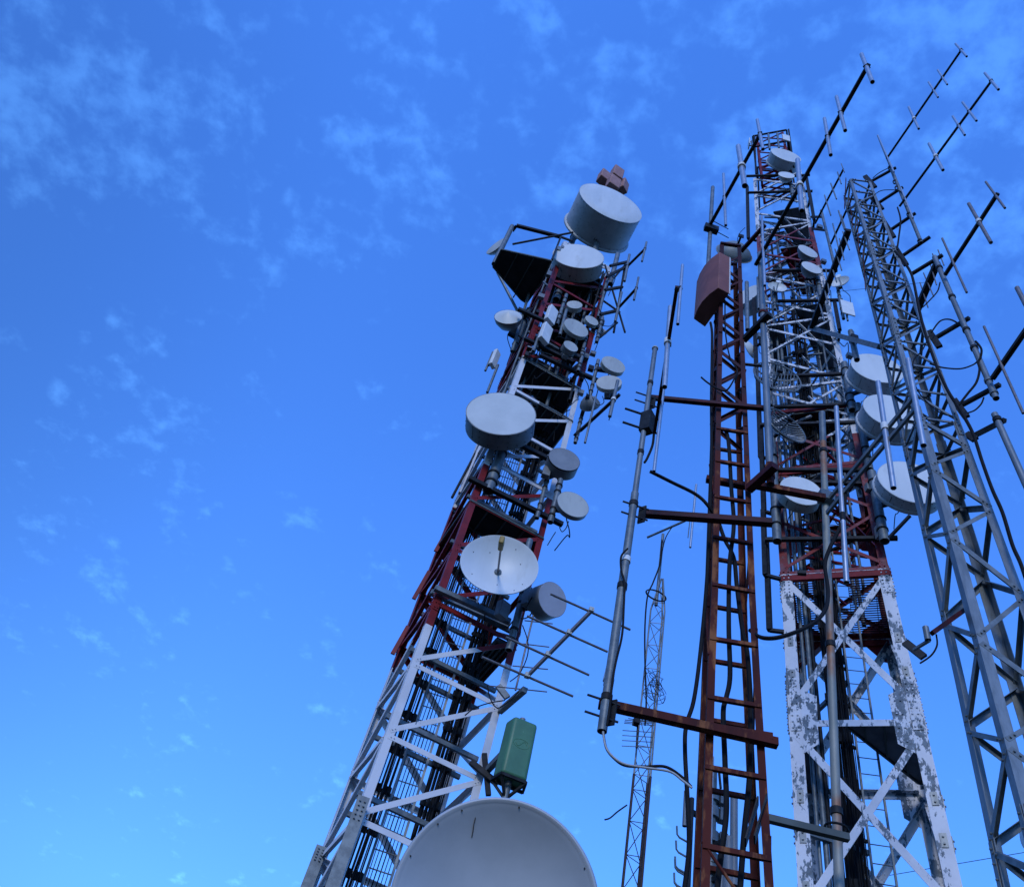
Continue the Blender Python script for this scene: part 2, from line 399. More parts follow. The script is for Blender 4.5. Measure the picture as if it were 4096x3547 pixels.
# decks
def deck(T, z, poly, mat, root, th=.05, label=None):
    c = [T.corner(k, z) for k in range(4)]  # 0 far right,1 near right,2 near left,3 far left
    def q(u, v): return c[2].lerp(c[1], u).lerp(c[3].lerp(c[0], u), v)+Vector((0, 0, .03))
    m = MB(); rb = MB()
    for r in poly:
        m.slab([q(*p) for p in r], (0, 0, th)); dz = Vector((0, 0, .035))
        for i in range(len(r)): rb.box_beam(q(*r[i])-dz, q(*r[(i+1) % len(r)])-dz, .05, .06)
        us = [p[0] for p in r]; vs_ = [p[1] for p in r]
        for f in (.25, .5, .75):
            u_ = min(us)+(max(us)-min(us))*f; hit = []
            for i in range(len(r)):
                (x0, y0), (x1, y1) = r[i], r[(i+1) % len(r)]
                if (x0-u_)*(x1-u_) < 0: hit.append(y0+(y1-y0)*(u_-x0)/(x1-x0))
            if len(hit) > 1: rb.box_beam(q(u_, min(hit)+.01)-dz, q(u_, max(hit)-.01)-dz, .04, .05)
    rb.build('deck_joists', GREENISH, root, smooth=0)
    return m.build('deck_plate', mat, root, smooth=0, label=label)
ring = [[(.0, .0), (1, 0), (1, .42), (0, .42)], [(0, .422), (.22, .422), (.22, 1), (0, 1)]]
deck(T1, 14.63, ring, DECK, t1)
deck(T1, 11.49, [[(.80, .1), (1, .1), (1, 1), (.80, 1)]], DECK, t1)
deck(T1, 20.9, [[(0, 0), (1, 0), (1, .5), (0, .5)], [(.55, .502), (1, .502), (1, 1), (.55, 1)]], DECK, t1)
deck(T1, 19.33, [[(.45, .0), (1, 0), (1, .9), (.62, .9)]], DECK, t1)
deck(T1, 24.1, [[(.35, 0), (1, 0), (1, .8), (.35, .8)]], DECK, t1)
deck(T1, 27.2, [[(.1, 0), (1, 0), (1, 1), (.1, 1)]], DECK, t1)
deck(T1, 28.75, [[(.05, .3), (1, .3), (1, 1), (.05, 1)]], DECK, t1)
# antenna support beams bolted across the front
def pbeam(x0, y0, D0, x1, y1, w, h, mat, root, name='support_beam', level=True, D1=None, label=None):
    a = P(x0, y0, D0); b = PZ(x1, y1, a.z) if level and D1 is None else P(x1, y1, D1)
    return MB().box_beam(a, b, w, h).build(name, mat, root, smooth=0, label=label)
for q in [(1876, 1912, 13.85, 2250, 2098), (2072, 1776, 13.85, 2200, 1838), (2097, 1353, 13.85, 2290, 1448), (2072, 1236, 13.8, 2300, 1340), (1739, 2351, 13.85, 2040, 2487), (1722, 2368, 14.6, 2035, 2505), (2310, 1488, 14.0, 2395, 1525), (2160, 1420, 13.9, 2330, 1500)]:
    pbeam(*q, .11, .11, DARK if q[1] < 2300 else GALV, t1)
# galvanised stiffening angles on the lowest legs
for x0, y0, x1, y1, D in ((1434, 3175, 1300, 3547, 13.8), (1268, 3374, 1180, 3600, 15.6)):
    a, b = P(x0, y0, D), P(x1, y1, D); nn = Vector((-a.x-.3, -a.y, 0)).normalized(); sd_ = nn.cross(Vector((0, 0, 1)))
    m = MB().corner(b, a, sd_*-1, -nn, .20, .014)
    for q in range(5):
        for s_ in (-.06, -.14): c = a.lerp(b, .06+q*.05)+sd_*s_; m.tube(c, c+nn*.03, .016, 6)
    m.build('stiffening_angle', GALV, t1, smooth=0)
# long antenna pole carrying the top drum, part of the tower
# outrigger platform on the upper left
zp = P(2107, 1215, 15.0).z
pts = [PZ(x, y, zp) for x, y in [(2006, 997), (2207, 1042), (2167, 1128), (2107, 1210), (2085, 1196), (1973, 1065)]]
rb_m = MB()
for i in range(6): rb_m.box_beam(pts[i]-Vector((0, 0, .03)), pts[(i+1) % 6]-Vector((0, 0, .03)), .05, .06)
for f in (.33, .66): rb_m.box_beam(pts[0].lerp(pts[1], f)-Vector((0, 0, .03)), pts[5].lerp(pts[3], f)-Vector((0, 0, .03)), .04, .05)
rb_m.build('deck_joists', GREENISH, t1, smooth=0)
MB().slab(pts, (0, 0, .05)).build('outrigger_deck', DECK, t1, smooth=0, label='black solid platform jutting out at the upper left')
p4a, p4b = P(2049, 906, 15.0), P(1976, 1057, 15.0)
fr = [PZ(2066, 903, p4a.z), PZ(2243, 948, p4a.z), PZ(2290, 962, p4a.z)]
mm = MB().box_beam(fr[0], fr[1], .12, .12); mm.box_beam(fr[0], PZ(2050, 925, p4a.z-.1), .1, .1)
mm.box_beam(fr[1], pts[1]+Vector((0, 0, .05)), .07, .07); mm.box_beam(fr[1], P(2290, 965, 14.4), .07, .07)
mm.tube(P(2051, 977, 14.8), P(2292, 930, 14.2), .04, 10); mm.build('outrigger_frame', DARK, t1, smooth=30)
MB().angle(P(2032, 1013, 14.9), P(2195, 1143, 14.0), .07, .01, (0, -1, 0)).build('outrigger_strut', GALV, t1, smooth=0)
MB().tube(P(1990, 1090, 15.0), P(2072, 1248, 15.0), .05, 10).build('outrigger_strut', GALV, t1)
MB().tube(P(2115, 1090, 14.9), P(2053, 1190, 14.9), .02, 8).build('outrigger_strut', DARK, t1)
MB().pipe(P(1976, 1057, 15.0), P(2049, 906, 15.0), .09).build('corner_pipe', GALV, t1)
# ladder inside
def ladder(name, label, rails, z0, z1, pitch, r, mat, rr=.012, grp=None, box=.05):
    (a0, a1), (b0, b1) = rails              # bottom and top of each rail
    root = thing(name, label, 'ladder', (a0+b0)/2, grp)
    for p, q in rails: MB().box_beam(p, q, box, box*.6, (b0-a0)).build('rail', mat, root, smooth=0)
    z = z0; lst = []
    while z < z1:
        t = (z-a0.z)/(a1.z-a0.z); lst.append((MB().tube(a0.lerp(a1, t), b0.lerp(b1, t), rr, 8), z)); z += pitch
    parts('rung', lst, mat, root); return root
ladder('access_ladder', 'grey steel ladder climbing inside the left red and white tower', [(polar(-.25, 15.3, -EYE), polar(-.25, 15.3, 27)), (polar(1.4, 15.3, -EYE), polar(1.4, 15.3, 27))], 3, 28, .33, .014, GALVB, box=.08)
# feeder cables in two runs and clamp bars
def wavy(az, D, z0, z1, amp, ph, n=26):
    return [polar(az+amp*.6*math.sin(ph+.9*i+1.3*math.sin(i*.7+ph)), D+.02*math.sin(ph*2+i), z0+(z1-z0)*i/n) for i in range(n+1)]
G1 = 'black feeder cables climbing inside the left tower'
for i in range(11):
    cable(wavy(-1.65+i*.115+random.uniform(-.05, .05), 15.05+random.uniform(-.15, .2), -EYE, 24+random.uniform(-5, 6), .05, i), random.choice((.011, .015, .02)), 'black feeder cable in the bundle left of the ladder inside the red and white tower', G1)
for i in range(13):
    cable(wavy(1.85+i*.11+random.uniform(-.05, .05), 15.2+random.uniform(-.15, .2), -EYE, 24+random.uniform(-5, 6), .05, i*1.7), random.choice((.011, .015, .022)), 'black feeder cable in the bundle right of the ladder inside the red and white tower', G1)
for i in range(7):
    cable(wavy(-.1+i*.25, 15.55+random.uniform(-.1, .15), -EYE, 22+random.uniform(-5, 6), .05, i*2.1), random.choice((.008, .011)), 'thin black cable running up behind the ladder of the left tower', G1)
clm_ = []
for i in range(36):
    z = 2.5+i*.785
    for a0, a1 in ((-1.75, -.35), (1.75, 3.2)):
        m = MB().box_beam(polar(a0, 15.12, z), polar(a1, 15.28, z), .05, .05)
        for q in range(4): c = polar(a0+(a1-a0)*(q+.5+random.uniform(-.2, .2))/4, 15.1, z); m.box_beam(c-Vector((0, 0, .09)), c+Vector((0, 0, .05)), .06, .07)
        clm_.append((m, z))
parts('cable_clamp_bar', clm_, DARK, t1)

# ------------------------------------------------------------ antennas
def clampset(p, ax_r, root, zs, mat=DARK):
    for z in zs:
        c = Vector((p.x, p.y, z)); MB().lathe([(-.03, ax_r*1.0), (-.03, ax_r*1.28), (.03, ax_r*1.28), (.03, ax_r*1.0)], c, (0, 0, 1), 14, True).build('pipe_clamp', mat, root)
def mount_pipe(root, top, bot, D, r, mat=GALV, clamps=(.15, .3, .7, .85), hang=None, name='mounting_pipe'):
    a, b = P(*top, D), P(*bot, D); b = Vector(((a.x+b.x)/2, (a.y+b.y)/2, b.z)); a = Vector((b.x, b.y, a.z))
    o = MB().pipe(b, a, r).build(name, mat, root)
    for f in clamps:
        c = b.lerp(a, f); MB().lathe([(-.025, r), (-.025, r*1.22), (.025, r*1.22), (.025, r)], c, (0, 0, 1), 14, True).build('pipe_clamp', DARK, o)
    return b, a
def drum(label, x, y, wpx, dx, dy, D, face=RAD, side=SHR, style='drum', pipe=None, pr=.045, rivets=0, group='round microwave drum antennas on the left tower', depth=None, box=None, rim=0, dome=.012, mark=None, yaw=None, tilt=0, rimmat=None, prail=GALV):
    p = P(x, y, D); q = PZ(x+dx, y+dy, p.z); ax = (p-q); ax.z = 0; dep = depth or ax.length; ax.normalize()
    if yaw is not None:
        az = math.atan2(-p.x, -p.y)+R(yaw); ax = Vector((math.sin(az), math.cos(az), 0))
    if tilt: ax.z = -math.tan(R(tilt)); ax.normalize()
    q = p-ax*dep; r = wpx/2*zc(p)/F
    root = thing('drum_antenna' if style == 'drum' else 'dish_antenna', label, 'antenna', q-Vector((0, 0, r)), group)
    RV = MB()
    if rivets:
        m = RV; u = Vector((0, 0, 1)); v = ax.cross(u)
        for k in range(rivets):
            a = 2*math.pi*(k+.5)/rivets
            for t in (.07, dep-.1) + ((dep*.5,) if k % 3 == 0 else ()):
                nn = u*math.cos(a)+v*math.sin(a); c = p-ax*t+nn*(r*.998); m.tube(c, c+nn*.012, .011, 6)
        for k in range(3):
            a = 2*math.pi*(k/3)+.35; nn = u*math.cos(a)+v*math.sin(a)
            for j in range(9): c = p-ax*(.1+(dep-.2)*j/8)+nn*(r*.998); m.tube(c, c+nn*.012, .009, 6)
    if style == 'drum':
        MB().lathe([(-.03, r*.996), (0, r*.996), (.008, r*.985), (r*dome*.5, r*.6), (r*dome, .0001)], p, ax, 64).build('radome', face, root)
        MB().lathe([(-.02, r), (-dep, r), (-dep, r*.97), (-.02, r*.97)], p, ax, 64, True).build('shroud', side, root, extra=(RV, DARK) if rivets else None)
        MB().lathe([(-.035, r*1.003), (.003, r*1.012), (.003, r*.99), (-.035, r*.99)], p, ax, 64, True).build('front_rim', rimmat or side, root)
        if rim: MB().lathe([(-dep-.02, r*1.0), (-dep-.02, r*(1+rim)), (-dep+.05, r*(1+rim)), (-dep+.09, r*1.001)], p, ax, 64, True).build('rear_flange', side, root)
        MB().lathe([(-dep+.005, r*.985), (-dep-.10*r, r*.8), (-dep-.22*r, r*.45), (-dep-.27*r, .12*r), (-dep-.34*r, .12*r), (-dep-.34*r, .0001)], p, ax, 48).build('back_reflector', side, root)
    elif style == 'cone':                   # shallow drum with bowl-shaped back
        MB().lathe([(-.03, r*.996), (0, r*.996), (r*.02, r*.9), (r*.03, .0001)], p, ax, 56).build('radome', face, root)
        MB().lathe([(0, r*1.01), (-.05*r, r*1.01), (-dep*.5, r*.86), (-dep, r*.5), (-dep*1.1, r*.2), (-dep*1.25, .0001)], p, ax, 56).build('back_reflector', side, root)
    elif style == 'witchhat':
        MB().lathe([(-.02, r), (.0, r), (r*.42, .02*r), (r*.425, .0001)], p, ax, 64).build('conical_radome', face, root)
        MB().lathe([(0, r*1.02), (-.04, r*1.02), (-dep*.4, r*.93), (-dep*.8, r*.6), (-dep, .0001)], p, ax, 64).build('back_reflector', side, root)
    elif style == 'dish':                   # open parabola, we look into it
        pr_ = [(0, r), (-.008, r*1.006), (-.02, r)]; n_ = 12
        for i in range(n_+1): t = 1-i/n_; pr_.append((-.02-dep*(1-t*t)-.0, r*max(t, .0002)))
        fr_ = [(-dep*(1-(1-i/n_)**2), r*max(1-i/n_, .0002)) for i in range(n_+1)]
        MB().lathe(fr_[::-1]+[(.004, r*1.012), (-.02, r*1.012)]+[(a-.03, b_) for a, b_ in fr_[1:]], p, ax, 72).build('reflector', face, root)
    if mark:                                # polarisation letter painted on the shroud
        ch, mx, my, sz = mark; u = Vector((0, 0, 1)); v = ax.cross(u); best = None
        for a in np.linspace(math.pi*.5, math.pi*1.5, 181):
            for t in np.linspace(.05, dep-.05, 40):
                c = p-ax*float(t)+(u*math.cos(a)+v*math.sin(a))*r; X, Y = proj(c); e = (X-mx)**2+(Y-my)**2
                if best is None or e < best[0]: best = (e, c, float(a))
        c = best[1]; nn = u*math.cos(best[2])+v*math.sin(best[2]); tt = ax.cross(nn); c = c+nn*.004; m = MB()
        segs = [((-1, -1), (-1, 1)), ((1, -1), (1, 1)), ((-1, 0), (1, 0))] if ch == 'H' else [((-1, 1), (0, -1)), ((1, 1), (0, -1))]
        for (x0, y0), (x1, y1) in segs: m.box_beam(c+tt*(x0*sz)+ax*(y0*sz*1.2), c+tt*(x1*sz)+ax*(y1*sz*1.2), .018, .006, nn)
        m.build('painted_letter', DARK, root, smooth=0)
    back = p-ax*(dep+.3*r)
    if pipe:
        top, bot = pipe; Dp = D+dep+.35*r if style != 'dish' else D+dep+.15
        b, a = mount_pipe(root, top, bot, Dp, pr, prail)
        zb = min(max(p.z, b.z+.1), a.z-.05); MB().box_beam(back, Vector((b.x, b.y, zb)), .10, .14).build('mounting_bracket', DARK, root, smooth=0)
    else:
        MB().box_beam(p-ax*(dep*.9), back-ax*.25, .09, .09).box(back-ax*.22, (ax, ax.cross(Vector((0, 0, 1))), Vector((0, 0, 1))), .03, .12, .14).build('mounting_bracket', DARK, root, smooth=0)
    if box:                                 # radio units hung on the back
        for bx, by, s_ in box:
            c = P(bx, by, D+.25); MB().box(c, (ax.cross(Vector((0, 0, 1))), ax, Vector((0, 0, 1))), s_*.6, s_*.5, s_).build('radio_unit', SHRG, root, smooth=0, bevel=.015)
    if D < 30:
        s0 = p-ax*(dep+.3*r); rr_ = random.Random(int(x*7+y)); sx_ = ax.cross(Vector((0, 0, 1)))*rr_.choice((-1, 1)); L_ = .3+rr_.random()*.3
        pts_ = [s0, s0-ax*.12-Vector((0, 0, .2*L_)), s0-ax*.1+sx_*.2*L_-Vector((0, 0, .8*L_)), s0-ax*.25+sx_*.35*L_-Vector((0, 0, .95*L_)), s0-ax*.45+sx_*.3*L_-Vector((0, 0, .55*L_)), s0-ax*.85+sx_*.1*L_-Vector((0, 0, .9*L_))]
        MB().path(smoothp(pts_, 5), .013, 6).build('feed_cable', CABLE, root)
    return root, p, ax, r, q

B = (2300, 930)
drum('huge deep white drum antenna at the very top of the left tower, marked H', 2443, 812, 271, -58, 117, 14.5, rim=.06, rivets=40, pipe=((2318, 880), (2230, 1135)), pr=.13, mark=('H', 2382, 959, .05))
drum('second largest white drum just below the topmost one on the left tower, marked V', 2313, 1024, 205, -8, 58, 13.7, rivets=30, pipe=((2262, 1090), (2225, 1200)), pr=.12, side=mottled('shroud_beige', (.34, .34, .32), (.42, .42, .39), 2.4, .5), mark=('V', 2279, 1104, .035))
drum('large pale grey drum antenna on the left edge halfway up the left tower', 2004, 1653, 279, -5, 62, 13.2, face=mottled('radome_pale_grey', (.42, .47, .48), (.48, .53, .54), 1.4, .5), side=SHRG, rivets=22, pipe=((2016, 1750), (1961, 1967)), pr=.13)
drum('dark grey-faced drum antenna right of and below the large pale one', 2257, 1837, 130, -16, 38, 13.6, face=RADD, side=SHRG, pipe=((2190, 1900), (2150, 2073)), pr=.055, rimmat=DARK, box=((2185, 1890, .16),))
drum('shallow light grey drum at the right, just below the dark grey-faced drum', 2292, 2017, 135, -8, 14, 13.5, face=RADG, side=SHRG, pipe=((2246, 1920), (2197, 2088)), pr=.07)
drum('round lilac-grey drum turned to the right beside the big open dish', 2210, 2397, 144, -27, 16, 13.4, face=mottled('radome_lilac', (.34, .35, .40), (.38, .39, .44), 2, .5), side=SHRG, depth=.36, tilt=12, pipe=((2101, 2340), (2037, 2601)), pr=.075, box=((2120, 2395, .22), (2010, 2440, .2)), rimmat=RADD)
drum('smallest white drum in the upper middle of the left tower', 2298, 1219, 62, -2, 18, 13.6, face=RADG, side=RADG, pipe=((2268, 1180), (2225, 1298)), pr=.06, style='drum')
drum('small grey drum at upper right, beside the red corner of the left tower', 2367, 1282, 58, -3, 8, 13.6, face=RADG, side=RADG, yaw=-15, depth=.12, pipe=((2413, 1273), (2383, 1368)), pr=.055)
drum('middle-sized grey shallow drum above the small ones in the left tower', 2305, 1311, 106, -2, 12, 13.5, face=RADG, side=RADG, yaw=-14, depth=.13, pipe=((2346, 1350), (2325, 1420)), pr=.05, box=((2275, 1350, .14),))
drum('small grey drum below the middle-sized one, with a grey box behind', 2283, 1385, 63, -8, 25, 13.5, face=RADG, side=SHRG, yaw=-14, depth=.2, pipe=((2340, 1400), (2307, 1484)), pr=.055, box=((2262, 1420, .14),))
drum('grey shallow drum at the right edge of the left tower, upper of two', 2454, 1458, 100, 0, 16, 13.6, face=RADG, side=RADG, yaw=-14, depth=.14, pipe=((2392, 1440), (2360, 1590)), pr=.05, box=((2460, 1492, .11),))
drum('grey shallow drum at the right edge of the left tower, lower of two', 2436, 1530, 101, 0, 15, 13.5, face=RADG, side=RADG, box=((2430, 1572, .13),))
drum('cone-covered white dish at the left edge of the left tower', 2033, 1267, 110, 0, 60, 14.2, style='witchhat', depth=.45, side=SHRG, pipe=((2117, 1238), (2049, 1404)), pr=.085, group='dishes on the left tower')
drum('grey drum half hidden behind the cone-covered dish', 2062, 1310, 105, 0, 30, 15.2, side=SHRG, face=RADG, yaw=165, depth=.3)
drum('shallow dish seen edge-on at the far upper left of the left tower', 1984, 984, 96, 0, 0, 15.3, style='cone', yaw=62, depth=.24, face=RADG, side=RADG, group='dishes on the left tower')
drum('small white dish peeping out right of the upper left tower', 2408, 1333, 40, 0, 0, 14.6, style='cone', yaw=200, depth=.12, group='dishes on the left tower')
drum('brownish dish seen from behind at the right edge of the left tower', 2360, 1622, 82, 0, 0, 14.0, style='cone', yaw=200, depth=.25, side=SHRG, pipe=((2330, 1660), (2298, 1771)), pr=.05, group='dishes on the left tower')

# big open dish with feed on a post
root, p, ax, r, q = drum('white open parabolic dish with ochre feed on a post, in front of the red section', 1998, 2254, 312, 0, 0, 13.0, style='dish', yaw=4, depth=.26, group='dishes on the left tower')
cc = p-ax*.26; tip = P(2004, 2185, HD(p)-.75)
MB().tube(cc, tip, .022, 10).build('feed_post', ALUB, root); MB().lathe([(0, .0001), (0, .075), (.03, .075), (.05, .03)], cc, ax, 20).build('post_base', GALV, root)
d_ = (tip-cc).normalized(); m = MB()
m.box_beam(tip-d_*.05, tip+d_*.28, .10, .17, (0, 0, 1)); f_ = m.build('feed_cover', FEED, root, bevel=.03)
m = MB(); u = Vector((0, 0, 1)); v = ax.cross(u)
for a, rr_ in [(.6, .6), (2.2, .75), (3.3, .5), (4.2, .8), (5.3, .62), (1.2, .8), (3.8, .88), (5.9, .8)]:
    c = p-ax*(.26*(1-rr_**2)-.004)+(u*math.cos(a)+v*math.sin(a))*r*rr_; m.tube(c-ax*.004, c+ax*.006, .010, 6)
m.build('reflector_bolts', DARK, root)
c0 = p-ax*.30; MB().lathe([(0, .3), (-.12, .26), (-.3, .12), (-.34, .0001)], c0, ax, 24).build('hub', GALV, root)
b_ = c0-ax*.45+Vector((0, 0, -.3)); MB().pipe(P(2068, 2352, HD(b_)), P(2120, 2160, HD(b_)), .07).build('mounting_pipe', GALV, root)

# panel antennas
def panel(label, x, y, D, yaw, w, h, d, mat, name='panel_antenna', group=None, bev=.02, pole=True, tilt=0, cat='antenna', lift=0):
    c = P(x, y, D); az = math.atan2(-c.x, -c.y)+R(yaw); ay = Vector((math.sin(az), math.cos(az), 0)); axx = ay.cross(Vector((0, 0, 1)))
    root = thing(name, label, cat, c-Vector((0, 0, h/2)), group)
    MB().box(c, (axx, ay, Vector((0, 0, 1))), w/2, d/2, h/2).build('radome', mat, root, bevel=bev)
    if pole:
        q = c-ay*(d/2+.12); MB().pipe(q-Vector((0, 0, h*.7)), q+Vector((0, 0, h*.6)), .035).build('mounting_pipe', GALV, root)
        for s_ in (-.35, .35): MB().box_beam(c+Vector((0, 0, s_*h)), q+Vector((0, 0, s_*h)), .05, .06).build('mounting_bracket', DARK, root, smooth=0)
    return root
GP = 'slim white sector panels on the left tower'
panel('white boxy panel antenna, upper one of the stacked pair in the left tower', 2205, 1262, 13.6, -35, .34, .82, .16, WHITE, group=GP)
panel('white boxy panel antenna, lower one of the stacked pair in the left tower', 2182, 1335, 13.6, -35, .34, .85, .16, WHITE, group=GP)
panel('narrow white panel at the left edge of the left tower, above the large pale drum', 1979, 1436, 14.9, -45, .24, .8, .12, WHITE, group=GP)
for i, (x, y, w_, h_, ya) in enumerate([(2415, 712, .5, 1.0, -20), (2466, 700, .55, 1.25, -20), (2452, 738, .55, 1.15, -20), (2490, 748, .42, 1.15, 40)]):
    panel(['leftmost brownish-pink block antenna on top of the left tower', 'highest brownish-pink block antenna above the topmost drum', 'middle brownish-pink block antenna just above the rim of the topmost drum', 'rightmost brownish-pink block antenna on top of the left tower'][i], x, y, (15.6, 15.9, 15.3, 16.1)[i], ya, w_, h_*.9, .45, PINKB, name='block_antenna', group='brownish-pink block antennas at the very top', bev=.05, pole=(i == 1))
MB()  # pole carrying them
tp = polar(2.6, 15.7, 27); MB().pipe(tp, Vector((tp.x, tp.y, P(2452, 720, 15.7).z)), .11).build('top_pole', GALV, t1)
p0 = P(2300, 1000, 15.6)

# green box antenna
def quad_prism(plan, z0, z1): return MB().slab([Vector((a.x, a.y, z1)) for a in plan], (0, 0, z0-z1))
D_ = 12.9; m_bot = P(2008, 3084, D_); zb = m_bot.z; zt = P(2063, 2859, D_).z
plan = [PZ(1967, 3110, zb), PZ(2008, 3084, zb), PZ(2106, 3123, zb), PZ(2092, 3162, zb), PZ(2004, 3140, zb)]
gr = thing('box_antenna', 'green tapered box antenna hanging beside the lower right leg of the left tower', 'antenna', (m_bot.x, m_bot.y, zb))
cen = sum(plan, Vector())/len(plan)
base = [Vector((q.x, q.y, zb)) for q in plan]; top_ = [Vector((cen.x+(q.x-cen.x)*.97, cen.y+(q.y-cen.y)*.97, zt)) for q in plan]
n5 = len(plan); m = MB().add(base+top_, [tuple(range(n5))[::-1], tuple(range(n5, 2*n5))]+[(i, (i+1) % n5, n5+(i+1) % n5, n5+i) for i in range(n5)])
body_ = m.build('cover', GREEN, gr, bevel=.05)
f0 = (plan[1]+plan[2])/2; nn = Vector((-f0.x, -f0.y, 0)).normalized(); fn = (plan[2]-plan[1]).cross(Vector((0, 0, 1))).normalized(); fn = fn if fn.dot(nn) > 0 else -fn
sx = (plan[2]-plan[1]).normalized(); ce = Vector((f0.x, f0.y, zb+(zt-zb)*.56))+fn*-.006
em = MB().path([ce+sx*(.14*math.cos(t))+Vector((0, 0, .085*math.sin(t))) for t in [i*2*math.pi/28 for i in range(29)]], .008, 6)
em.path([ce+sx*x_+Vector((0, 0, .05*math.sin(x_*30))) for x_ in [-.10+.01*i for i in range(21)]], .009, 6)
em.build('embossed_emblem', GREEN, gr)
m = MB(); z_ = zb-.03
for a, b in ((0, 1), (1, 2), (2, 3), (3, 0)): m.box_beam(Vector((plan[a].x, plan[a].y, z_)), Vector((plan[b].x, plan[b].y, z_)), .04, .05)
pc = P(2018, 3139, HD(cen)); pc = Vector((cen.x, cen.y, zb-.42))
for a in (0, 1, 2): m.box_beam(Vector((plan[a].x, plan[a].y, z_)), pc+Vector((0, 0, .1)), .04, .04)
m.build('cradle', DARK, gr, smooth=0)
MB().pipe(Vector((cen.x, cen.y, -EYE*0)), Vector((cen.x, cen.y, zb)), .055).build('support_pole', GALV, gr)
MB().tube(Vector((cen.x, cen.y, zt-.1)), Vector((cen.x, cen.y, zt+.12)), .05, 12).build('top_cap', SHRG, gr)
lb = T1.corner(1, zt-EYE-.25); MB().box_beam(lb, Vector((cen.x, cen.y, zt-.25)), .09, .12).build('wall_bracket', GALV, gr, smooth=0)
MB().box_beam(lb+Vector((-.3, -.12, .05)), lb+Vector((.25, -.22, -.25)), .08, .1).box_beam(lb+Vector((-.1, -.1, .3)), lb+Vector((.15, -.12, -.45)), .07, .09).build('clamp_plate', DARK, gr, smooth=0)

# big near dish at the bottom
pD = P(1977, 3622, 6.0); az = math.atan2(-pD.x, -pD.y)+R(3); axn = Vector((math.sin(az)*math.cos(R(12)), math.cos(az)*math.cos(R(12)), -math.sin(R(12))))
rD = 424*zc(pD)/F
nd = thing('satellite_dish', 'large smooth grey-white dish close by at the bottom of the picture', 'dish', (pD.x, pD.y, 0))
n_ = 26; fr_ = []
for i in range(n_+1):
    t = i/n_; fr_.append((-.20*(1-t**2.2), rD*max(.0002, t*.93)))
fr_ += [(.005, rD*.945), (.022, rD*.965), (.02, rD*.985), (0, rD*1.0), (-.05, rD*1.0), (-.07, rD*.985)]
fr_ += [(-.10-.22*(1-t**2), rD*max(.0002, t*.96)) for t in [1-i/n_ for i in range(n_+1)]]
NDM = mottled('dish_grey_white', (.34, .37, .40), (.40, .43, .46), 1.2, .42, c3=(.30, .32, .35), lo3=.62, hi3=.9, sc3=3)
MB().lathe(fr_, pD, axn, 96).build('reflector', NDM, nd, smooth=60)
u = Vector((0, 0, 1)); u = (u-axn*u.dot(axn)).normalized(); v = axn.cross(u)
def on_dish(x, y):
    best = None
    for a in np.linspace(0, 2*math.pi, 240):
        for t in np.linspace(.05, .93, 60):
            c = pD-axn*(.20*(1-float(t/.93)**2.2)-.003)+(u*math.cos(a)+v*math.sin(a))*(rD*float(t)); X, Y = proj(c); e = (X-x)**2+(Y-y)**2
            if best is None or e < best[0]: best = (e, c)
    return best[1]
s0, s1 = on_dish(1900, 3268), on_dish(1889, 3345)
MB().path([s0, s0.lerp(s1, .35)+v*.003, s0.lerp(s1, .7), s1], .0035, 6).build('scratch_mark', mottled('grime', (.05, .045, .04), (.1, .09, .08), 20, .8), nd)
m = MB()
for a, b in ((1836, 3203), (1726, 3268), (2080, 3222), (1613, 3400), (2350, 3470)):
    c = on_dish(a, b); m.tube(c-axn*.002, c+axn*.004, .006, 6)
m.build('rim_bolts', DARK, nd)
bk = pD-axn*.36; MB().lathe([(0, .28), (-.1, .24), (-.2, .1), (-.22, .0001)], bk+axn*.06, axn, 24).build('hub', GALV, nd)
MB().pipe(Vector((bk.x, bk.y, 0)), Vector((bk.x, bk.y, bk.z+.1)), .07).build('post', GALV, nd)

# ------------------------------------------------------------ Yagi antennas
def yagi(label, base, D, tip, elems, rb=.035, group=None, boom_mat=DARK, el_mat=ALU, ring=None, level=True, Dt=None, clampm=DARK, bracket=True, back=.0, name='yagi_antenna', rod=None):
    a = P(*base, D); b = PZ(*tip, a.z) if Dt is None else P(*tip, Dt)
    root = thing(name, label, 'antenna', a, group)
    dd = (b-a).normalized()
    MB().box_beam(a-dd*back, b, rb*2, rb*2).build('boom', boom_mat, root, smooth=0)
    for i, e in enumerate(elems):
        x0, y0, x1, y1, r = e[:5]; mx, my = (x0+x1)/2, (y0+y1)/2; best = None
        for s_ in np.linspace(-.3, 1.15, 300):
            c = a.lerp(b, float(s_)); X, Y = proj(c); q = (X-e[6][0])**2+(Y-e[6][1])**2 if len(e) > 6 else abs((X-x0)*(y1-y0)-(Y-y0)*(x1-x0))/math.hypot(x1-x0, y1-y0)
            if best is None or q < best[0]: best = (q, c)
        c = best[1]; De = HD(c)-rb-r*.8
        e0, e1 = P(x0, y0, De), P(x1, y1, De)
        if len(e) > 5 and e[5] == 'pipe': MB().pipe(e0, e1, r, .12, 14).build('element', el_mat, root)
        else:
            MB().tube(e0, e1, r, 14).build('element', el_mat, root)
        if r > .01:
            X, Y = proj(c); f = min(1, max(0, ((X-x0)*(x1-x0)+(Y-y0)*(y1-y0))/((x1-x0)**2+(y1-y0)**2))); cc_ = e0.lerp(e1, f)
            MB().box_beam(cc_+(cc_-c).normalized()*r*.3, c-(cc_-c).normalized()*.3*rb, r*2.6, r*2.4, (0, 0, 1)).build('element_clamp', clampm, root, smooth=0)
            if ring == i:
                d_ = (e1-e0).normalized(); MB().lathe([(-.04, r), (-.04, r*1.5), (.04, r*1.5), (.04, r)], cc_, d_, 18, True).build('insulator_ring', WHITE, root)
    return root, a, b

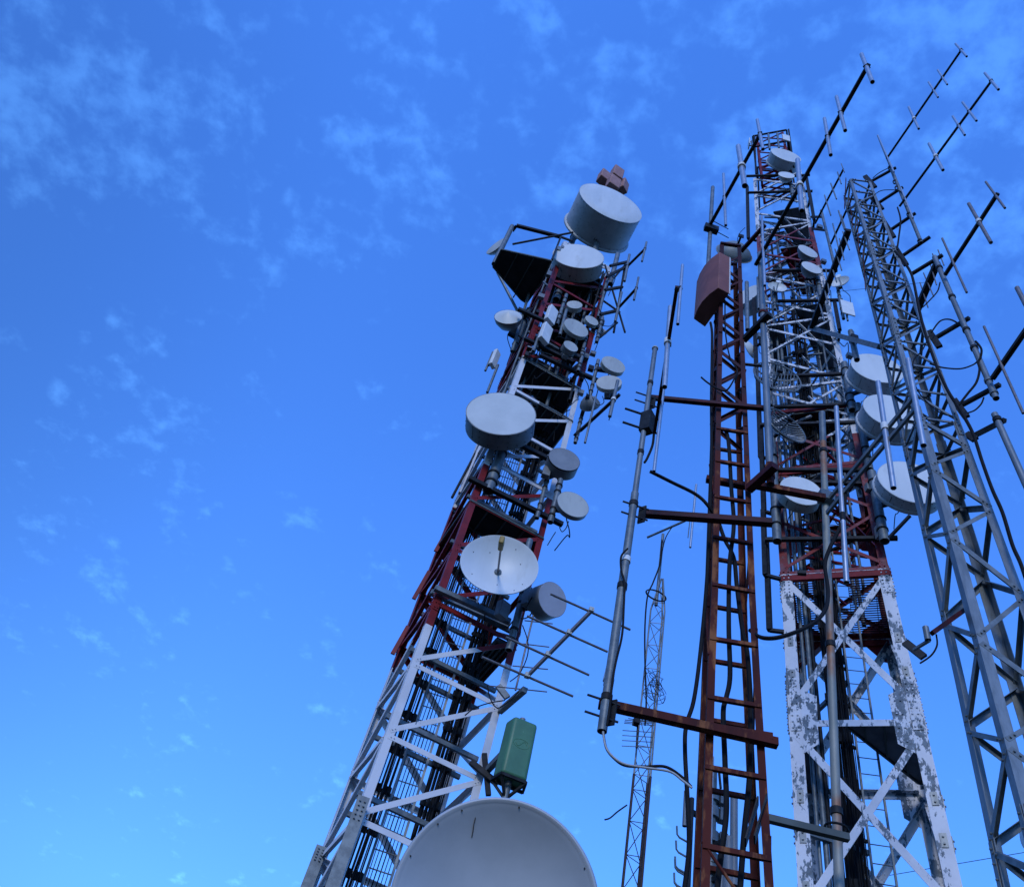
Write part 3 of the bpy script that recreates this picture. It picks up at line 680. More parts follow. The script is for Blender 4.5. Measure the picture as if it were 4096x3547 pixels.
GY1 = 'short vertical-rod antennas at the right of the left tower'
def mini(label, base, D, tip, el, arm=None, **k):
    r_, a, b = yagi(label, base, D, tip, el, group=GY1, el_mat=GALVB, **k)
    if arm:
        for x0, y0, x1, y1 in arm: MB().box_beam(P(x0, y0, D), P(x1, y1, D+.1), .08, .08).build('arm', DARK, r_, smooth=0)
    return r_
mini('two-rod antenna sticking out right, highest on the left tower', (2498, 1077), 13.8, (2579, 997), [(2586, 969, 2568, 1046, .035), (2518, 1019, 2498, 1125, .045)], arm=((2440, 1064, 2510, 1048), (2425, 1108, 2500, 1070)))
mini('two-rod antenna sticking out right, below the highest one', (2468, 1238), 13.8, (2549, 1150), [(2554, 1110, 2536, 1200, .035), (2486, 1170, 2461, 1286, .045)], arm=((2420, 1160, 2490, 1148), (2400, 1258, 2468, 1243)))
mini('two-rod antenna on a long arm below the pair of grey drums', (2323, 1721), 13.8, (2478, 1578), [(2471, 1523, 2439, 1666, .045), (2383, 1586, 2340, 1771, .03)], arm=((2300, 1740, 2345, 1700),), ring=0)
MB().pipe(P(2441, 1137, 14.2), P(2471, 1017, 14.2), .085).build('corner_pipe', GALV, t1)
MB().pipe(P(2393, 1268, 14.0), P(2428, 1120, 14.0), .05).build('corner_pipe', GALV, t1)
MB().pipe(P(2455, 1330, 14.0), P(2500, 1060, 14.0), .035).build('corner_pipe', DARK, t1)
MB().pipe(P(2049, 1404, 14.6), P(2140, 1090, 14.6), .045).build('corner_pipe', GALV, t1)
MB().pipe(P(1949, 1570, 14.9), P(1992, 1460, 14.9), .04).build('corner_pipe', GALV, t1)
MB().pipe(P(2240, 1340, 13.6), P(2265, 1240, 13.6), .05).build('corner_pipe', GALV, t1)
MB().pipe(P(2133, 1405, 13.7), P(2160, 1330, 13.7), .045).build('corner_pipe', GALV, t1)
for q in [(2420, 1060, 2500, 1330), (2500, 1060, 2400, 1180), (2380, 1180, 2480, 1250), (2400, 1350, 2470, 1290), (2380, 1290, 2440, 1120)]:
    MB().box_beam(P(q[0], q[1], 14.3), P(q[2], q[3], 14.3), .05, .05).build('side_frame', DARK, t1, smooth=0)

# long horizontal-element antenna at the right of the left tower
yr, a, b = yagi('antenna with four long horizontal rods reaching right from the left tower', (2105, 2708), 13.2, (2372, 2436), [], rb=.028, boom_mat=ALUB, Dt=12.6)
for i, (x0, y0, x1, y1) in enumerate([(2202, 2375, 2521, 2518), (2109, 2463, 2430, 2606), (2024, 2548, 2356, 2699), (1928, 2627, 2292, 2784)]):
    mx = [(2366, 2446), (2276, 2536), (2192, 2622), (2107, 2706)][i]; best = min((( (proj(a.lerp(b, s_/100))[0]-mx[0])**2+(proj(a.lerp(b, s_/100))[1]-mx[1])**2), s_) for s_ in range(-5, 105)); c = a.lerp(b, best[1]/100)
    z_ = c.z+.03; MB().tube(PZ(x0, y0, z_), PZ(x1, y1, z_), .023, 10).build('element', ALUB, yr)
    MB().box(c+Vector((0, 0, .03)), (Vector((1, 0, 0)), Vector((0, 1, 0)), Vector((0, 0, 1))), .045, .045, .045).build('element_clamp', RADG, yr, smooth=0)
yr2 = thing('rod_antenna', 'set of thin short horizontal rods behind the long-rod antenna', 'antenna', P(2070, 2700, 13.6))
sm = P(2062, 2760, 13.6); st_ = P(2090, 2450, 13.6); MB().tube(sm, Vector((sm.x, sm.y, st_.z)), .02, 8).build('mast', ALUB, yr2)
for x0, y0, x1, y1 in ((2098, 2481, 2211, 2494), (2090, 2574, 2197, 2587), (2050, 2662, 2192, 2676), (1957, 2742, 2188, 2766)):
    z_ = P((x0+x1)/2, (y0+y1)/2, 13.6).z; MB().tube(PZ(x0, y0, z_), PZ(x1, y1, z_), .012, 8).build('element', ALUB, yr2)
MB().box_beam(T1.corner(1, P(2010, 2756, 13.8).z-EYE), P(2100, 2757, 13.4), .10, .10).build('bracket', GALV, yr, smooth=0)
MB().box_beam(P(1992, 2742, 13.9), P(2030, 2790, 13.9), .06, .12).build('clamp_plate', GALV, yr, smooth=0)

# ------------------------------------------------------------ rusty ladder mast
T2 = Tower([(-1.6, 22.9, 6.5, .62, 37), (2.5, 22.9, 6.5, .515, 36), (3.74, 22.75, 6.5, .475, 36), (6.0, 22.5, 6.5, .405, 34), (11, 22.1, 6.5, .345, 34), (14.0, 21.9, 6.5, .33, 34)])
t2 = thing('ladder_mast', 'rusty dark red square mast with ladder rungs, in the middle of the picture', 'mast', polar(22.8, 6.5, -EYE))
legs(T2, [-EYE, 1, 2.5, 3.74, 5, 6, 7, 8.2], .062, .007, RUST, t2, name='rusty_leg')
legs(T2, [8.203, 9.5, 11, 12.5, 13.9], .060, .007, DRED, t2, name='dark_leg')
rg = []
rz = [3.42, 4.07, 4.74, 5.39, 6.06, 6.73, 7.37, 8.0, 8.63, 2.75, 2.1, 1.45, .8, .15]
for z in rz:
    for k, dz in ((2, 0), (1, .0), (0, .08), (3, 0)):
        if k in (1, 3) and z > 3: continue
        a, b = T2.corner(k, z+dz), T2.corner(k-1, z+dz)
        if k == 2: a, b = T2.corner(2, z), T2.corner(1, z)
        elif k == 0: a, b = T2.corner(3, z+.10), T2.corner(0, z+.10)
        rg.append((MB().box_beam(a, b, .034, .038), z))
parts('rung', rg, RUST, t2)
db = []
zz_ = [8.75+.43*i for i in range(12)]
for i in range(len(zz_)-1):
    for k in range(4):
        a, b = (k, k+1) if i % 2 else (k+1, k)
        nn = T2.nrm(k, zz_[i]); A, Bp = T2.corner(a, zz_[i]), T2.corner(b, zz_[i+1])
        db.append((MB().angle(A-nn*.004, Bp-nn*.004, .05 if i % 2 else .038, .006, nn), zz_[i]))
parts('diagonal_brace', db, DRED, t2)
for za, zb_, k in ((2.0, 3.6, 0), (4.6, 5.6, 0), (6.2, 7.1, 0), (5.2, 6.3, 2), (7.4, 8.4, 2), (2.8, 3.45, 1)):
    MB().tube(T2.corner(k, za), T2.corner(k+1 if k != 2 else 3, zb_), .012, 8).build('tie_rod', RUST, t2)
MB().box_beam(T2.corner(2, 13.85), T2.corner(1, 13.85), .05, .05).box_beam(T2.corner(3, 13.85), T2.corner(0, 13.85), .05, .05).build('top_frame', DRED, t2, smooth=0)
# outrigger arms
def arm(x0, y0, D0, x1, y1, w_, mat, root, label=None, D1=None):
    a = P(x0, y0, D0); b = PZ(x1, y1, a.z) if D1 is None else P(x1, y1, D1)
    MB().box_beam(a, b, w_, w_).build('outrigger_arm', mat, root, smooth=0, label=label); return a, b
arm(2600, 1590, 6.2, 3075, 1635, .055, DRED, t2); arm(2560, 2053, 6.1, 3088, 2090, .07, DRED, t2)
arm(2395, 2812, 6.05, 3110, 2972, .07, RUST, t2); arm(2765, 2898, 6.2, 3090, 2950, .06, RUST, t2)
arm(2975, 1360, 6.4, 3078, 1255, .08, DARK, t2); arm(2995, 1955, 6.3, 3100, 1862, .085, DRED, t2)
arm(3025, 1940, 6.35, 3300, 1992, .07, RUST, t2); arm(3055, 3268, 6.35, 3395, 3350, .052, GREENISH, t2)
arm(2825, 1915, 6.5, 2990, 1945, .07, RUST, t2)
arm(2958, 1455, 6.5, 3060, 1465, .03, DARK, t2); arm(2965, 1005, 6.5, 3060, 900, .06, DRED, t2)
for x, y in ((3004, 3300), (3040, 3290)):
    a = P(x+28, y-100, 6.3); b = P(x-22, y+68, 6.3); MB().box_beam(b, a, .12, .012).build('step_plate', DARK, t2, smooth=0)
# galvanised pole right of it with the big Yagi
pp = thing('antenna_pole', 'thick galvanised pipe held by two stub arms right of the rusty mast', 'pole', P(3082, 1938, 6.25))
a, b = P(3082, 1938, 6.15), P(3069, 1010, 6.15); b = Vector((a.x, a.y, b.z)); MB().pipe(a, b, .040).build('pipe', GALVB, pp)
MB().pipe(a, a+Vector((0, 0, .35)), .0412).build('rusty_end', RUST, pp); 
for y in (1290, 1870, 1250, 1905): c = P(3075, y, 6.15); clampset(Vector((a.x, a.y, 0)), .040, pp, [c.z], RUST)
pp2 = thing('antenna_pole', 'long rust-stained pipe standing between the rusty mast and the peeling tower', 'pole', (P(3357, 3547, 6.9).x, P(3357, 3547, 6.9).y, 0))
a = P(3357, 3547, 6.9); b = P(3288, 1652, 6.9); bot = a+(a-b).normalized()*(a.z-0)/((b-a).normalized().z)
MB().pipe(Vector((bot.x, bot.y, 0)), b, .038).build('pipe', RUSTP, pp2); MB().pipe(b.lerp(a, .10), b+Vector((0, 0, .003)), .0392).build('clean_end', GALV, pp2)
for f in (.13, .62, .9): c = b.lerp(a, f); clampset(c, .038, pp2, [c.z], DARK)
cb = P(3345, 3310, 6.85); MB().path([cb+Vector((.09*math.cos(t), .07*math.sin(t), 0)) for t in [i*math.pi/8 for i in range(17)]], .01, 6).build('u_bolt', DARK, pp2)
# pipe mast to the left held by the three arms
pm = thing('pipe_mast', 'long slanting galvanised pipe held by rusty arms left of the rusty mast', 'pole', P(2407, 2925, 5.95))
a = P(2408, 2925, 5.98); b = P(2620, 1396, 5.98); c_ = Vector((a.x, a.y, b.z)); mid_ = P(2545, 2150, 5.98)
MB().pipe(a, a.lerp(b, .5), .040).build('lower_pipe', GALV, pm); MB().pipe(a.lerp(b, .5), b, .031).build('upper_pipe', GALVB, pm)
MB().tube(b, b+Vector((0, 0, .02)), .041, 14).build('end_cap', RADG, pm)
for f, rr_ in ((.055, .040), (.27, .040), (.33, .040), (.47, .040), (.62, .031), (.86, .031)):
    c = a.lerp(b, f); MB().lathe([(-.03, rr_), (-.03, rr_*1.2), (.03, rr_*1.2), (.03, rr_)], c, (b-a), 16, True).build('band_clamp', DARK if f != .33 else WHITE, pm)
for x, y in ((2592, 1600), (2548, 2045), (2420, 2835)):
    c = P(x, y, 5.98)
    for dz in (-.08, .08):
        m = MB().box_beam(c+Vector((-.16, -.0, dz)), c+Vector((.12, .0, dz)), .014, .014); m.build('u_bolt', DARK, pm, smooth=0)
    MB().box_beam(c+Vector((.06, .02, -.12)), c+Vector((.06, .02, .12)), .08, .015).build('clamp_plate', DARK, pm, smooth=0)
c = P(2588, 1690, 5.98); MB().box_beam(c+Vector((0, 0, -.18)), c+Vector((0, 0, .17)), .13, .11).build('clamp_block', DARK, pm, smooth=0)
for dz in (-.14, .13): MB().box_beam(c+Vector((-.28, 0, dz)), c+Vector((.14, 0, dz)), .02, .02).build('u_bolt', DARK, pm, smooth=0)
yagi('steeply seen dark red boom with bright rods on the slanting pipe', (2618, 1730), 5.9, (2708, 1146), [(2730, 1061, 2711, 1297, .016, 'pipe', (2710, 1158)), (2681, 1228, 2658, 1548, .026, 'pipe', (2673, 1378)), (2656, 1545, 2616, 1885, .017, 'pipe', (2640, 1620))], rb=.018, boom_mat=DRED, ring=1, clampm=DARK)
# white antenna pair hugging the pipe
for i, (x0, y0, x1, y1) in enumerate(((2452, 2590, 2420, 2720), (2448, 2720, 2428, 2830))):
    a_, b_ = P(x0, y0, 6.15), P(x1, y1, 6.15); r_ = thing('tube_antenna', ['upper translucent-looking whip tube behind the slanting pipe', 'lower ribbed grey antenna strip behind the slanting pipe'][i], 'antenna', b_)
    MB().box_beam(b_, a_, .075, .03, (1, 0, 0)).build('cover', SHR if i == 0 else ALU, r_, bevel=.01)
    MB().tube(b_-Vector((0, 0, .05)), a_+Vector((0, 0, .05)), .012, 8).build('core', GALVB, r_)

# wedge-shaped brown antenna on the rusty mast
Dw = 6.05; rb_ = P(2873, 1151, Dw); zb = rb_.z; zt = P(2866, 1008, Dw).z
cr = [(2775, 1276), (2788, 1240), (2808, 1207), (2838, 1176)]
plan = [PZ(x, y, zb) for x, y in cr]+[rb_, PZ(2917, 1174, zb), PZ(2820, 1308, zb)]
wr = thing('wedge_antenna', 'large brown wedge-shaped box antenna near the top of the rusty mast', 'antenna', (rb_.x, rb_.y, zb))
# upper outline narrows toward the far edge
tops = []
for q, f in zip(plan, (.66, .76, .85, .93, 1, .99, .70)): tops.append(Vector((q.x, q.y, zb+(zt-zb)*1.0)))
nP = len(plan); m = MB().add([Vector((q.x, q.y, zb)) for q in plan]+tops, [tuple(range(nP)), tuple(range(nP, 2*nP))[::-1]]+[(i+nP, (i+1) % nP+nP, (i+1) % nP, i) for i in range(nP)])
m.build('housing', BROWN, wr, smooth=25, bevel=.008)
e0 = plan[5]; MB().box_beam(Vector((e0.x, e0.y, zb))+Vector((.01, .01, 0)), Vector((e0.x, e0.y, zt))+Vector((.01, .01, 0)), .012, .03).build('edge_strip', WHITE, wr, smooth=0)
wc_ = sum(plan, Vector())/len(plan); MB().box_beam(Vector((wc_.x, wc_.y, zb+.3)), T2.corner(3, zb+.3-EYE), .06, .06).box_beam(Vector((wc_.x, wc_.y, zt-.3)), T2.corner(3, zt-.3-EYE), .06, .06).build('bracket', DARK, wr, smooth=0)

# two big Yagis reaching up right
GBY = 'large vertical-rod antennas around the rusty mast'
yr_, a, b = yagi('longest boom antenna crossing in front of the peeling tower up to the right', (3022, 1060), 6.15, (3476, 256), [(3047, 867, 3059, 1143, .021, 'pipe'), (3190, 640, 3207, 844, .035, 'pipe'), (3298, 475, 3323, 621, .025, 'pipe'), (3346, 388, 3381, 523, .025, 'pipe'), (3446, 218, 3490, 329, .027, 'pipe')], rb=.024, ring=1, group=GBY)
yr_, a, b = yagi('boom antenna with four rods above the brown wedge antenna', (2831, 917), 6.4, (3036, 546), [(2894, 696, 2903, 902, .024, 'pipe'), (2953, 586, 2979, 744, .045, 'pipe'), (3029, 480, 3052, 598, .027, 'pipe')], rb=.026, ring=1, group=GBY)
tp = thing('antenna_pole', 'galvanised pipe rising above the brown wedge antenna', 'pole', P(2857, 1040, 6.4))
a = P(2856, 1080, 6.4); b = P(2851, 750, 6.4); MB().pipe(Vector((b.x, b.y, a.z)), b, .036).build('pipe', GALV, tp); MB().tube(b, b+Vector((0, 0, .02)), .03, 12).build('end_cap', DARK, tp)
c = P(2845, 915, 6.36); MB().box_beam(c+Vector((-.12, 0, 0)), c+Vector((.12, 0, 0)), .10, .16).build('clamp_block', DARK, tp, smooth=0)
for y in (895, 930): c = P(2853, y, 6.4); MB().tube(c+Vector((-.05, -.05, 0)), c+Vector((.28, .0, -.02)), .008, 6).build('u_bolt', DARK, tp)

# ------------------------------------------------------------ thin guyed lattice mast
tri = thing('lattice_mast', 'thin triangular lattice mast, rusty below and galvanised above', 'mast', polar(16.5, 12, -EYE))
Lp = [(2605, 2330), (2551, 2800), (2520, 3060), (2477, 3547)]; Rp = [(2643, 2285), (2601, 2800), (2578, 3060), (2536, 3547)]
Dm = 12.0
def tl(z, side):                            # leg points of the mast at height z above the eye
    az0 = {0: 15.97, 1: 17.15, 2: 16.98}[side]; D0 = {0: Dm, 1: Dm, 2: Dm+.20}[side]; f = min(1.0, max(0.05, .12+(11.7-z)/.9)); ac = 16.72
    return polar(ac+(az0-ac)*f, Dm+.07+(D0-Dm-.07)*f, z)
zc_ = 7.55
for sd_i in range(3):
    MB().tube(tl(-EYE, sd_i), tl(zc_, sd_i), .020, 8).build('rusty_leg', DBRN, tri)
    MB().path([tl(zc_, sd_i), tl(10.85, sd_i), tl(11.7, sd_i)], .015, 8).build('upper_leg', GALV, tri)
for nm, z0, z1, mt in (('rusty_lacing', -1.2, zc_, DBRN), ('upper_lacing', zc_, 11.4, GALV)):
    lst = []; z = z0; i = 0; pitch = .50
    while z < z1-.1:
        m = MB()
        for s_ in range(3):
            q = (s_+1) % 3
            m.tube(tl(z, s_), tl(z+pitch, q), .0065, 5) if (i+s_) % 2 else m.tube(tl(z, q), tl(z+pitch, s_), .0065, 5)
            if s_ != 1: m.tube(tl(z, s_), tl(z, q), .006, 5)
        lst.append((m, z)); z += pitch; i += 1
    parts(nm, lst, mt, tri)
a = P(2640, 2262, Dm+.05); b = P(2647, 2136, Dm+.05)
sx0 = P(2618, 2420, Dm+.05); MB().pipe(Vector((a.x, a.y, sx0.z)), Vector((a.x, a.y, b.z)), .028).build('top_pipe', GALV, tri)
yagi('small antenna with one bright upright rod on top of the thin lattice mast', (2589, 2149), 12.05, (2760, 2074), [(2785, 1938, 2761, 2189, .022, 'pipe')], rb=.016, boom_mat=GALV)
MB().tube(P(2759, 2085, 12.0), P(2752, 2150, 12.0), .010, 8).build('matching_rod', GALV, tri)
# coils and small television antenna
cc_ = P(2625, 2380, Dm-.05); coil = MB()
for j in range(2): coil.path([cc_+Vector((.19*math.cos(t), .06*math.sin(t)+.03*j, .17*math.sin(t)+.02*j)) for t in [i*math.pi/10 for i in range(21)]], .011, 6)
tag(coil.build('cable_coil', CABLE), 'black cable loop near the top of the thin lattice mast', 'cable')
coil = MB(); cc_ = P(2622, 2740, Dm-.1)
for j in range(9):
    o_ = Vector((random.uniform(-.05, .05), random.uniform(-.05, .05), random.uniform(-.12, .14))); rr_ = random.uniform(.09, .16)
    coil.path([cc_+o_+Vector((rr_*math.cos(t+j), .05*math.sin(t*2), rr_*1.2*math.sin(t+j*.5))) for t in [i*math.pi/9 for i in range(17)]], .0045, 5)
tag(coil.build('wire_tangle', CABLE), 'tangled ball of thin black wire on the thin lattice mast', 'cable')
tv = thing('television_antenna', 'small many-rod television antenna fixed to the thin lattice mast', 'antenna', P(2548, 2990, Dm-.2))
MB().box_beam(P(2546, 2990, Dm-.15), P(2552, 2880, Dm-.15), .03, .03).build('boom', DARK, tv, smooth=0)
for x0, y0, x1, y1 in ((2490, 2920, 2612, 2928), (2489, 2940, 2610, 2947), (2488, 2960, 2610, 2967), (2487, 2982, 2609, 2988)):
    MB().tube(P(x0, y0, Dm-.2), P(x1, y1, Dm-.2), .006, 6).build('reflector_rod', GALV, tv)
for x0, y0, x1, y1 in ((2513, 2872, 2605, 2886), (2500, 2878, 2617, 2888), (2498, 2885, 2617, 2893), (2497, 2891, 2616, 2900)):
    MB().tube(P(x0, y0, Dm-.25), P(x1, y1, Dm-.1), .007, 6).build('element', GALV, tv)
MB().tube(P(2611, 2927, Dm-.2), P(2609, 2989, Dm-.2), .006, 6).build('reflector_frame', GALV, tv)
MB().box(P(2545, 2885, Dm-.2), (Vector((1, 0, 0)), Vector((0, 1, 0)), Vector((0, 0, 1))), .045, .06, .05).build('junction_box', DARK, tv, smooth=0)

# ------------------------------------------------------------ peeling red and white tower
DN = 18.0
def st3(z, az, deg):
    hw = DN*math.tan(R(deg/2)); w_ = 2*hw; return (z, az, DN+w_/2, w_, 45)
T3 = Tower([st3(-1.6, 31.8, 10.2), st3(9.2, 31.65, 9.5), st3(18, 31.2, 8.75), st3(31, 30.45, 8.5), st3(41, 29.9, 8.0), st3(47.6, 29.7, 7.8)])
t3 = thing('lattice_tower', 'wide red and white lattice tower with peeling paint, right of the rusty mast', 'tower', polar(31.7, 19.4, -EYE))
zb3 = [-1.6, 3.6, 8.4, 13.1, 17.95]; zu3 = [17.95+2.283*i for i in range(14)]
legs(T3, zb3, .30, .022, T3P, t3); legs(T3, zu3, .22, .018, T3P, t3, wtop=.17)
bl = []
for i in range(len(zb3)-1):
    for k in range(4):
        lo, hi = zb3[i]+.3, zb3[i+1]-.1
        bl.append(brace(T3, k, lo, hi, .17, .016, .25)); bl.append(brace(T3, k, hi, lo, .165, .016, .25))
parts('main_brace', bl, T3P, t3)
hb = []
for i, z in enumerate(zb3[1:-1]):
    for k in range(4): hb.append(brace(T3, k, z, z, .17, .016, .2))
for i, z in enumerate(zu3):
    if i % 2 == 0 or i in (3,):
        for k in range(4): hb.append(brace(T3, k, z, z, .13, .014, .1))
parts('horizontal_strut', hb, T3P, t3)
ub = []
for i in range(len(zu3)-1):
    for k in range(4):
        ub.append(brace(T3, k, zu3[i]+.1, zu3[i+1]-.1, .11, .012, .12))
        if i % 3 != 1 or k in (0, 2): ub.append(brace(T3, k, zu3[i+1]-.1, zu3[i]+.1, .10, .012, .12))
parts('diagonal_brace', ub, T3P, t3)
# gusset and splice plates with bolt heads
gp = []; gp2 = []
for k in (0, 1, 2, 3):
    for z, hh, nb in ((17.05, 1.0, 8), (15.4, .3, 2), (14.35, .3, 2), (12.9, 1.5, 9), (11.1, .3, 2), (10.2, .3, 2), (9.1, .3, 2), (7.6, 1.1, 7), (25.5, .6, 4), (30, .6, 4), (34.6, .6, 4)):
        a = T3.corner(k, z); a2 = T3.corner(k, z+hh); ax_ = (a2-a).normalized()
        for kk in (k+1, k-1):
            u_ = T3.corner(kk, z)-a; u_.z = 0; u_.normalize(); ot = T3.corner(2*k-kk, z)-a; ot.z = 0; nn = -ot.normalized()
            wd = .22 if hh > .5 else .13; off = .15 if z < 18 else .11
            m = MB().box_beam(a+u_*off+nn*.016, a2+u_*off+nn*.016, wd, .014, nn)
            for q in range(nb):
                for s_ in ((off-.06, off+.06) if hh > .5 else (off,)):
                    c = a+ax_*(hh*(q+.5)/nb)+u_*s_+nn*.023; m.tube(c, c+nn*.03, .022, 6)
            (gp if hh > .5 else gp2).append((m, z))
parts('splice_plate', gp, T3P, t3); parts('clip_plate', gp2, GALVB, t3)
for k in (0, 1, 2, 3):                       # wide gussets where the braces meet the legs
    for z in (13.1, 8.4):
        for kk in (k+1, k-1):
            a = T3.corner(k, z); u_ = T3.corner(kk, z)-a; u_.z = 0; u_.normalize(); ot = T3.corner(2*k-kk, z)-a; ot.z = 0; nn = -ot.normalized()
            m = MB().slab([a+u_*.28+nn*.002+Vector((0, 0, -.8)), a+u_*.62+nn*.002+Vector((0, 0, -.55)), a+u_*.66+nn*.002+Vector((0, 0, .75)), a+u_*.30+nn*.002+Vector((0, 0, .95))], nn*.014)
            for q in range(8): c = a+u_*(.42+.12*(q % 2))+nn*.018+Vector((0, 0, -.5+q//2*.36)); m.tube(c, c+nn*.028, .02, 6)
            m.build('gusset_plate', T3P, t3, smooth=0)
# decks
def grate(T, z, rects, mat, root, step=.09, t=.02):
    c = [T.corner(k, z) for k in range(4)]
    def q(u_, v_): return c[2].lerp(c[1], u_).lerp(c[3].lerp(c[0], u_), v_)+Vector((0, 0, .1))
    m = MB(); W = (c[1]-c[2]).length
    for u0, v0, u1, v1 in rects:
        nv = int((v1-v0)*W/step)
        for i in range(nv+1): v_ = v0+(v1-v0)*i/nv; m.box_beam(q(u0, v_), q(u1, v_), .03, t)
        nu = int((u1-u0)*W/(step*3))
        for i in range(nu+1): u_ = u0+(u1-u0)*i/nu; m.box_beam(q(u_, v0)-Vector((0, 0, .003)), q(u_, v1)-Vector((0, 0, .003)), .016, t)
    return m.build('deck_grating', mat, root, smooth=0)
grate(T3, 17.95, [(0, .03, .30, .97), (.62, .03, 1, .97), (.3, .6, .62, .97)], DRED, t3)
T3D = lambda z, poly, mat: deck(T3, z, poly, mat, t3)
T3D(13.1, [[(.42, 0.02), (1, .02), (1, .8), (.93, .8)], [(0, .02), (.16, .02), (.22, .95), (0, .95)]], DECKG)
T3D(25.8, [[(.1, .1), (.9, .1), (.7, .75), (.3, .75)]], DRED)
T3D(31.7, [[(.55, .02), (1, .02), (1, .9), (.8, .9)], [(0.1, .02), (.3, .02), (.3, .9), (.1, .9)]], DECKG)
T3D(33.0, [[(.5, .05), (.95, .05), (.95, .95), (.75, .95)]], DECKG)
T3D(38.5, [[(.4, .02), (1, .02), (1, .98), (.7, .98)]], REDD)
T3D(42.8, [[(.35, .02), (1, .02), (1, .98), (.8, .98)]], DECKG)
for z in (17.75, 22.3, 25.6):
    for k in range(4): MB().box_beam(T3.corner(k, z), T3.corner(k+1, z), .07, .19).build('deck_girder', REDD, t3, smooth=0)
# dark beams for the antennas
for y, x0, x1, y1 in ((1505, 3100, 3375, 1496), (1628, 3095, 3440, 1618), (1700, 3040, 3430, 1690), (1880, 3115, 3480, 1880), (1925, 3115, 3480, 1935), (2158, 3060, 3590, 2152), (1081, 3090, 3350, 1083), (1205, 3110, 3370, 1200), (771, 2990, 3250, 765), (705, 2985, 3160, 700), (705, 3170, 3240, 700), (2290, 3190, 3225, 2292)):
    a = P(x0, y, 17.75); b = PZ(x1, y1, a.z); MB().box_beam(a, b, .11, .11).build('antenna_beam', DARK, t3, smooth=0)
for x, y0, y1, D in ((2984, 745, 955, 17.9), (3012, 1195, 1510, 17.9), (3028, 1520, 1830, 18.0), (3040, 1700, 2045, 17.9), (3050, 2040, 2300, 17.9), (3062, 2160, 2520, 18.0), (3255, 770, 880, 17.6), (3238, 700, 790, 17.6), (3357, 1205, 1320, 17.6)):
    a = P(x, y0, D); b = P(x+(y1-y0)*.045*(1 if x < 3200 else .3), y1, D); a = Vector((b.x, b.y, a.z)); m = MB().box_beam(b, a, .13, .13); m.build('cable_duct', DARK, t3, smooth=0)
    MB().box_beam(b, T3.corner(2 if x < 3200 else 1, b.z-EYE), .09, .09).build('duct_bracket', DARK, t3, smooth=0)
# narrow top section
T3b = Tower([st3(47.6, 29.6, 5.1), st3(56, 28.9, 5.0)])
zt3 = [47.7+1.3*i for i in range(6)]
legs(T3b, zt3, .13, .014, REDD, t3)
m_ = []
for i in range(len(zt3)-1):
    for k in range(4): m_.append(brace(T3b, k, zt3[i], zt3[i+1], .08, .01, .05)); m_.append(brace(T3b, k, zt3[i+1], zt3[i], .08, .01, .05))
parts('top_brace', m_, REDD, t3)
m = MB()
for z in (53.9, 52.0):
    c = [T3b.corner(k, z) for k in range(4)]; ce_ = (c[0]+c[2])/2; c = [ce_+(q-ce_)*1.22 for q in c]
    for k in range(4): m.box_beam(c[k], c[(k+1) % 4], .09, .09)
m.build('top_railing', DARK, t3, smooth=0)
m = MB()
for k in range(4):
    c = T3b.corner(k, 50); ce_ = (T3b.corner(0, 50)+T3b.corner(2, 50))/2; c = ce_+(c-ce_)*1.22; m.box_beam(Vector((c.x, c.y, 47.7+EYE)), Vector((c.x, c.y, 53.9+EYE)), .08, .08)
m.build('railing_post', DARK, t3, smooth=0)
for x, y in ((3076, 565), (3112, 560)):
    c = P(x, y, 17.8); MB().pipe(c-Vector((0, 0, 1.4)), c+Vector((0, 0, 1.2)), .06).build('antenna_stub', GALV, t3)
# ladder, conduits and cables inside
ladder('access_ladder', 'grey steel ladder climbing inside the peeling red and white tower', [(polar(31.55, 19.0, -EYE), polar(31.0, 19.0, 40)), (polar(32.85, 19.1, -EYE), polar(32.3, 19.1, 40))], 4, 40, .42, .014, GALV, box=.07)
G3 = 'cables and conduits inside the peeling tower'
for i, (az_, r_, mt) in enumerate(((28.55, .045, GALV), (29.0, .06, GALV), (29.35, .045, DARK))):
    o = MB().pipe(polar(az_, 18.6, -EYE), polar(az_-.7, 18.6, 33-2*i), r_).build('conduit', mt); tag(o, ['slim grey conduit, leftmost inside the peeling tower', 'thickest grey conduit inside the peeling tower', 'dark conduit between the thick conduit and the cable bundle'][i], 'conduit')
for i in range(34):
    cable(wavy(29.75+i*.042+random.uniform(-.1, .1), 18.8+random.uniform(-.3, .4), -EYE, 30+random.uniform(-9, 10), .05, i*1.3), random.choice((.012, .018, .026)), 'black feeder cable in the thick bundle inside the peeling red and white tower', G3)
lst = []
for i in range(26):
    z = 4+i*1.15; m = MB().box_beam(polar(29.6, 18.7, z), polar(31.3, 19.1, z), .07, .06)
    for q in range(5): c = polar(29.7+.33*q+random.uniform(-.1, .1), 18.7, z); m.box_beam(c-Vector((0, 0, .12)), c+Vector((0, 0, .1)), .09, .1)
    lst.append((m, z))
parts('cable_clamp_bar', lst, DARK, t3)
for z, k in ((10.5, 2), (15.0, 3), (6.0, 2)):
    MB().box_beam(T3.corner(k, z), polar(31.3, 19.2, z+.2), .10, .10).build('inner_beam', GALV, t3, smooth=0)
for i in range(9):                          # inner secondary frame in the upper part
    z = 20+i*2.6
    for k in range(4):
        a = T3.corner(k, z).lerp(T3.corner(k+1, z), .5); b = T3.corner(k+1, z+1.2).lerp(T3.corner(k+2, z+1.2), .5); MB().box_beam(a, b, .07, .06).build('plan_brace', T3P, t3, smooth=0)

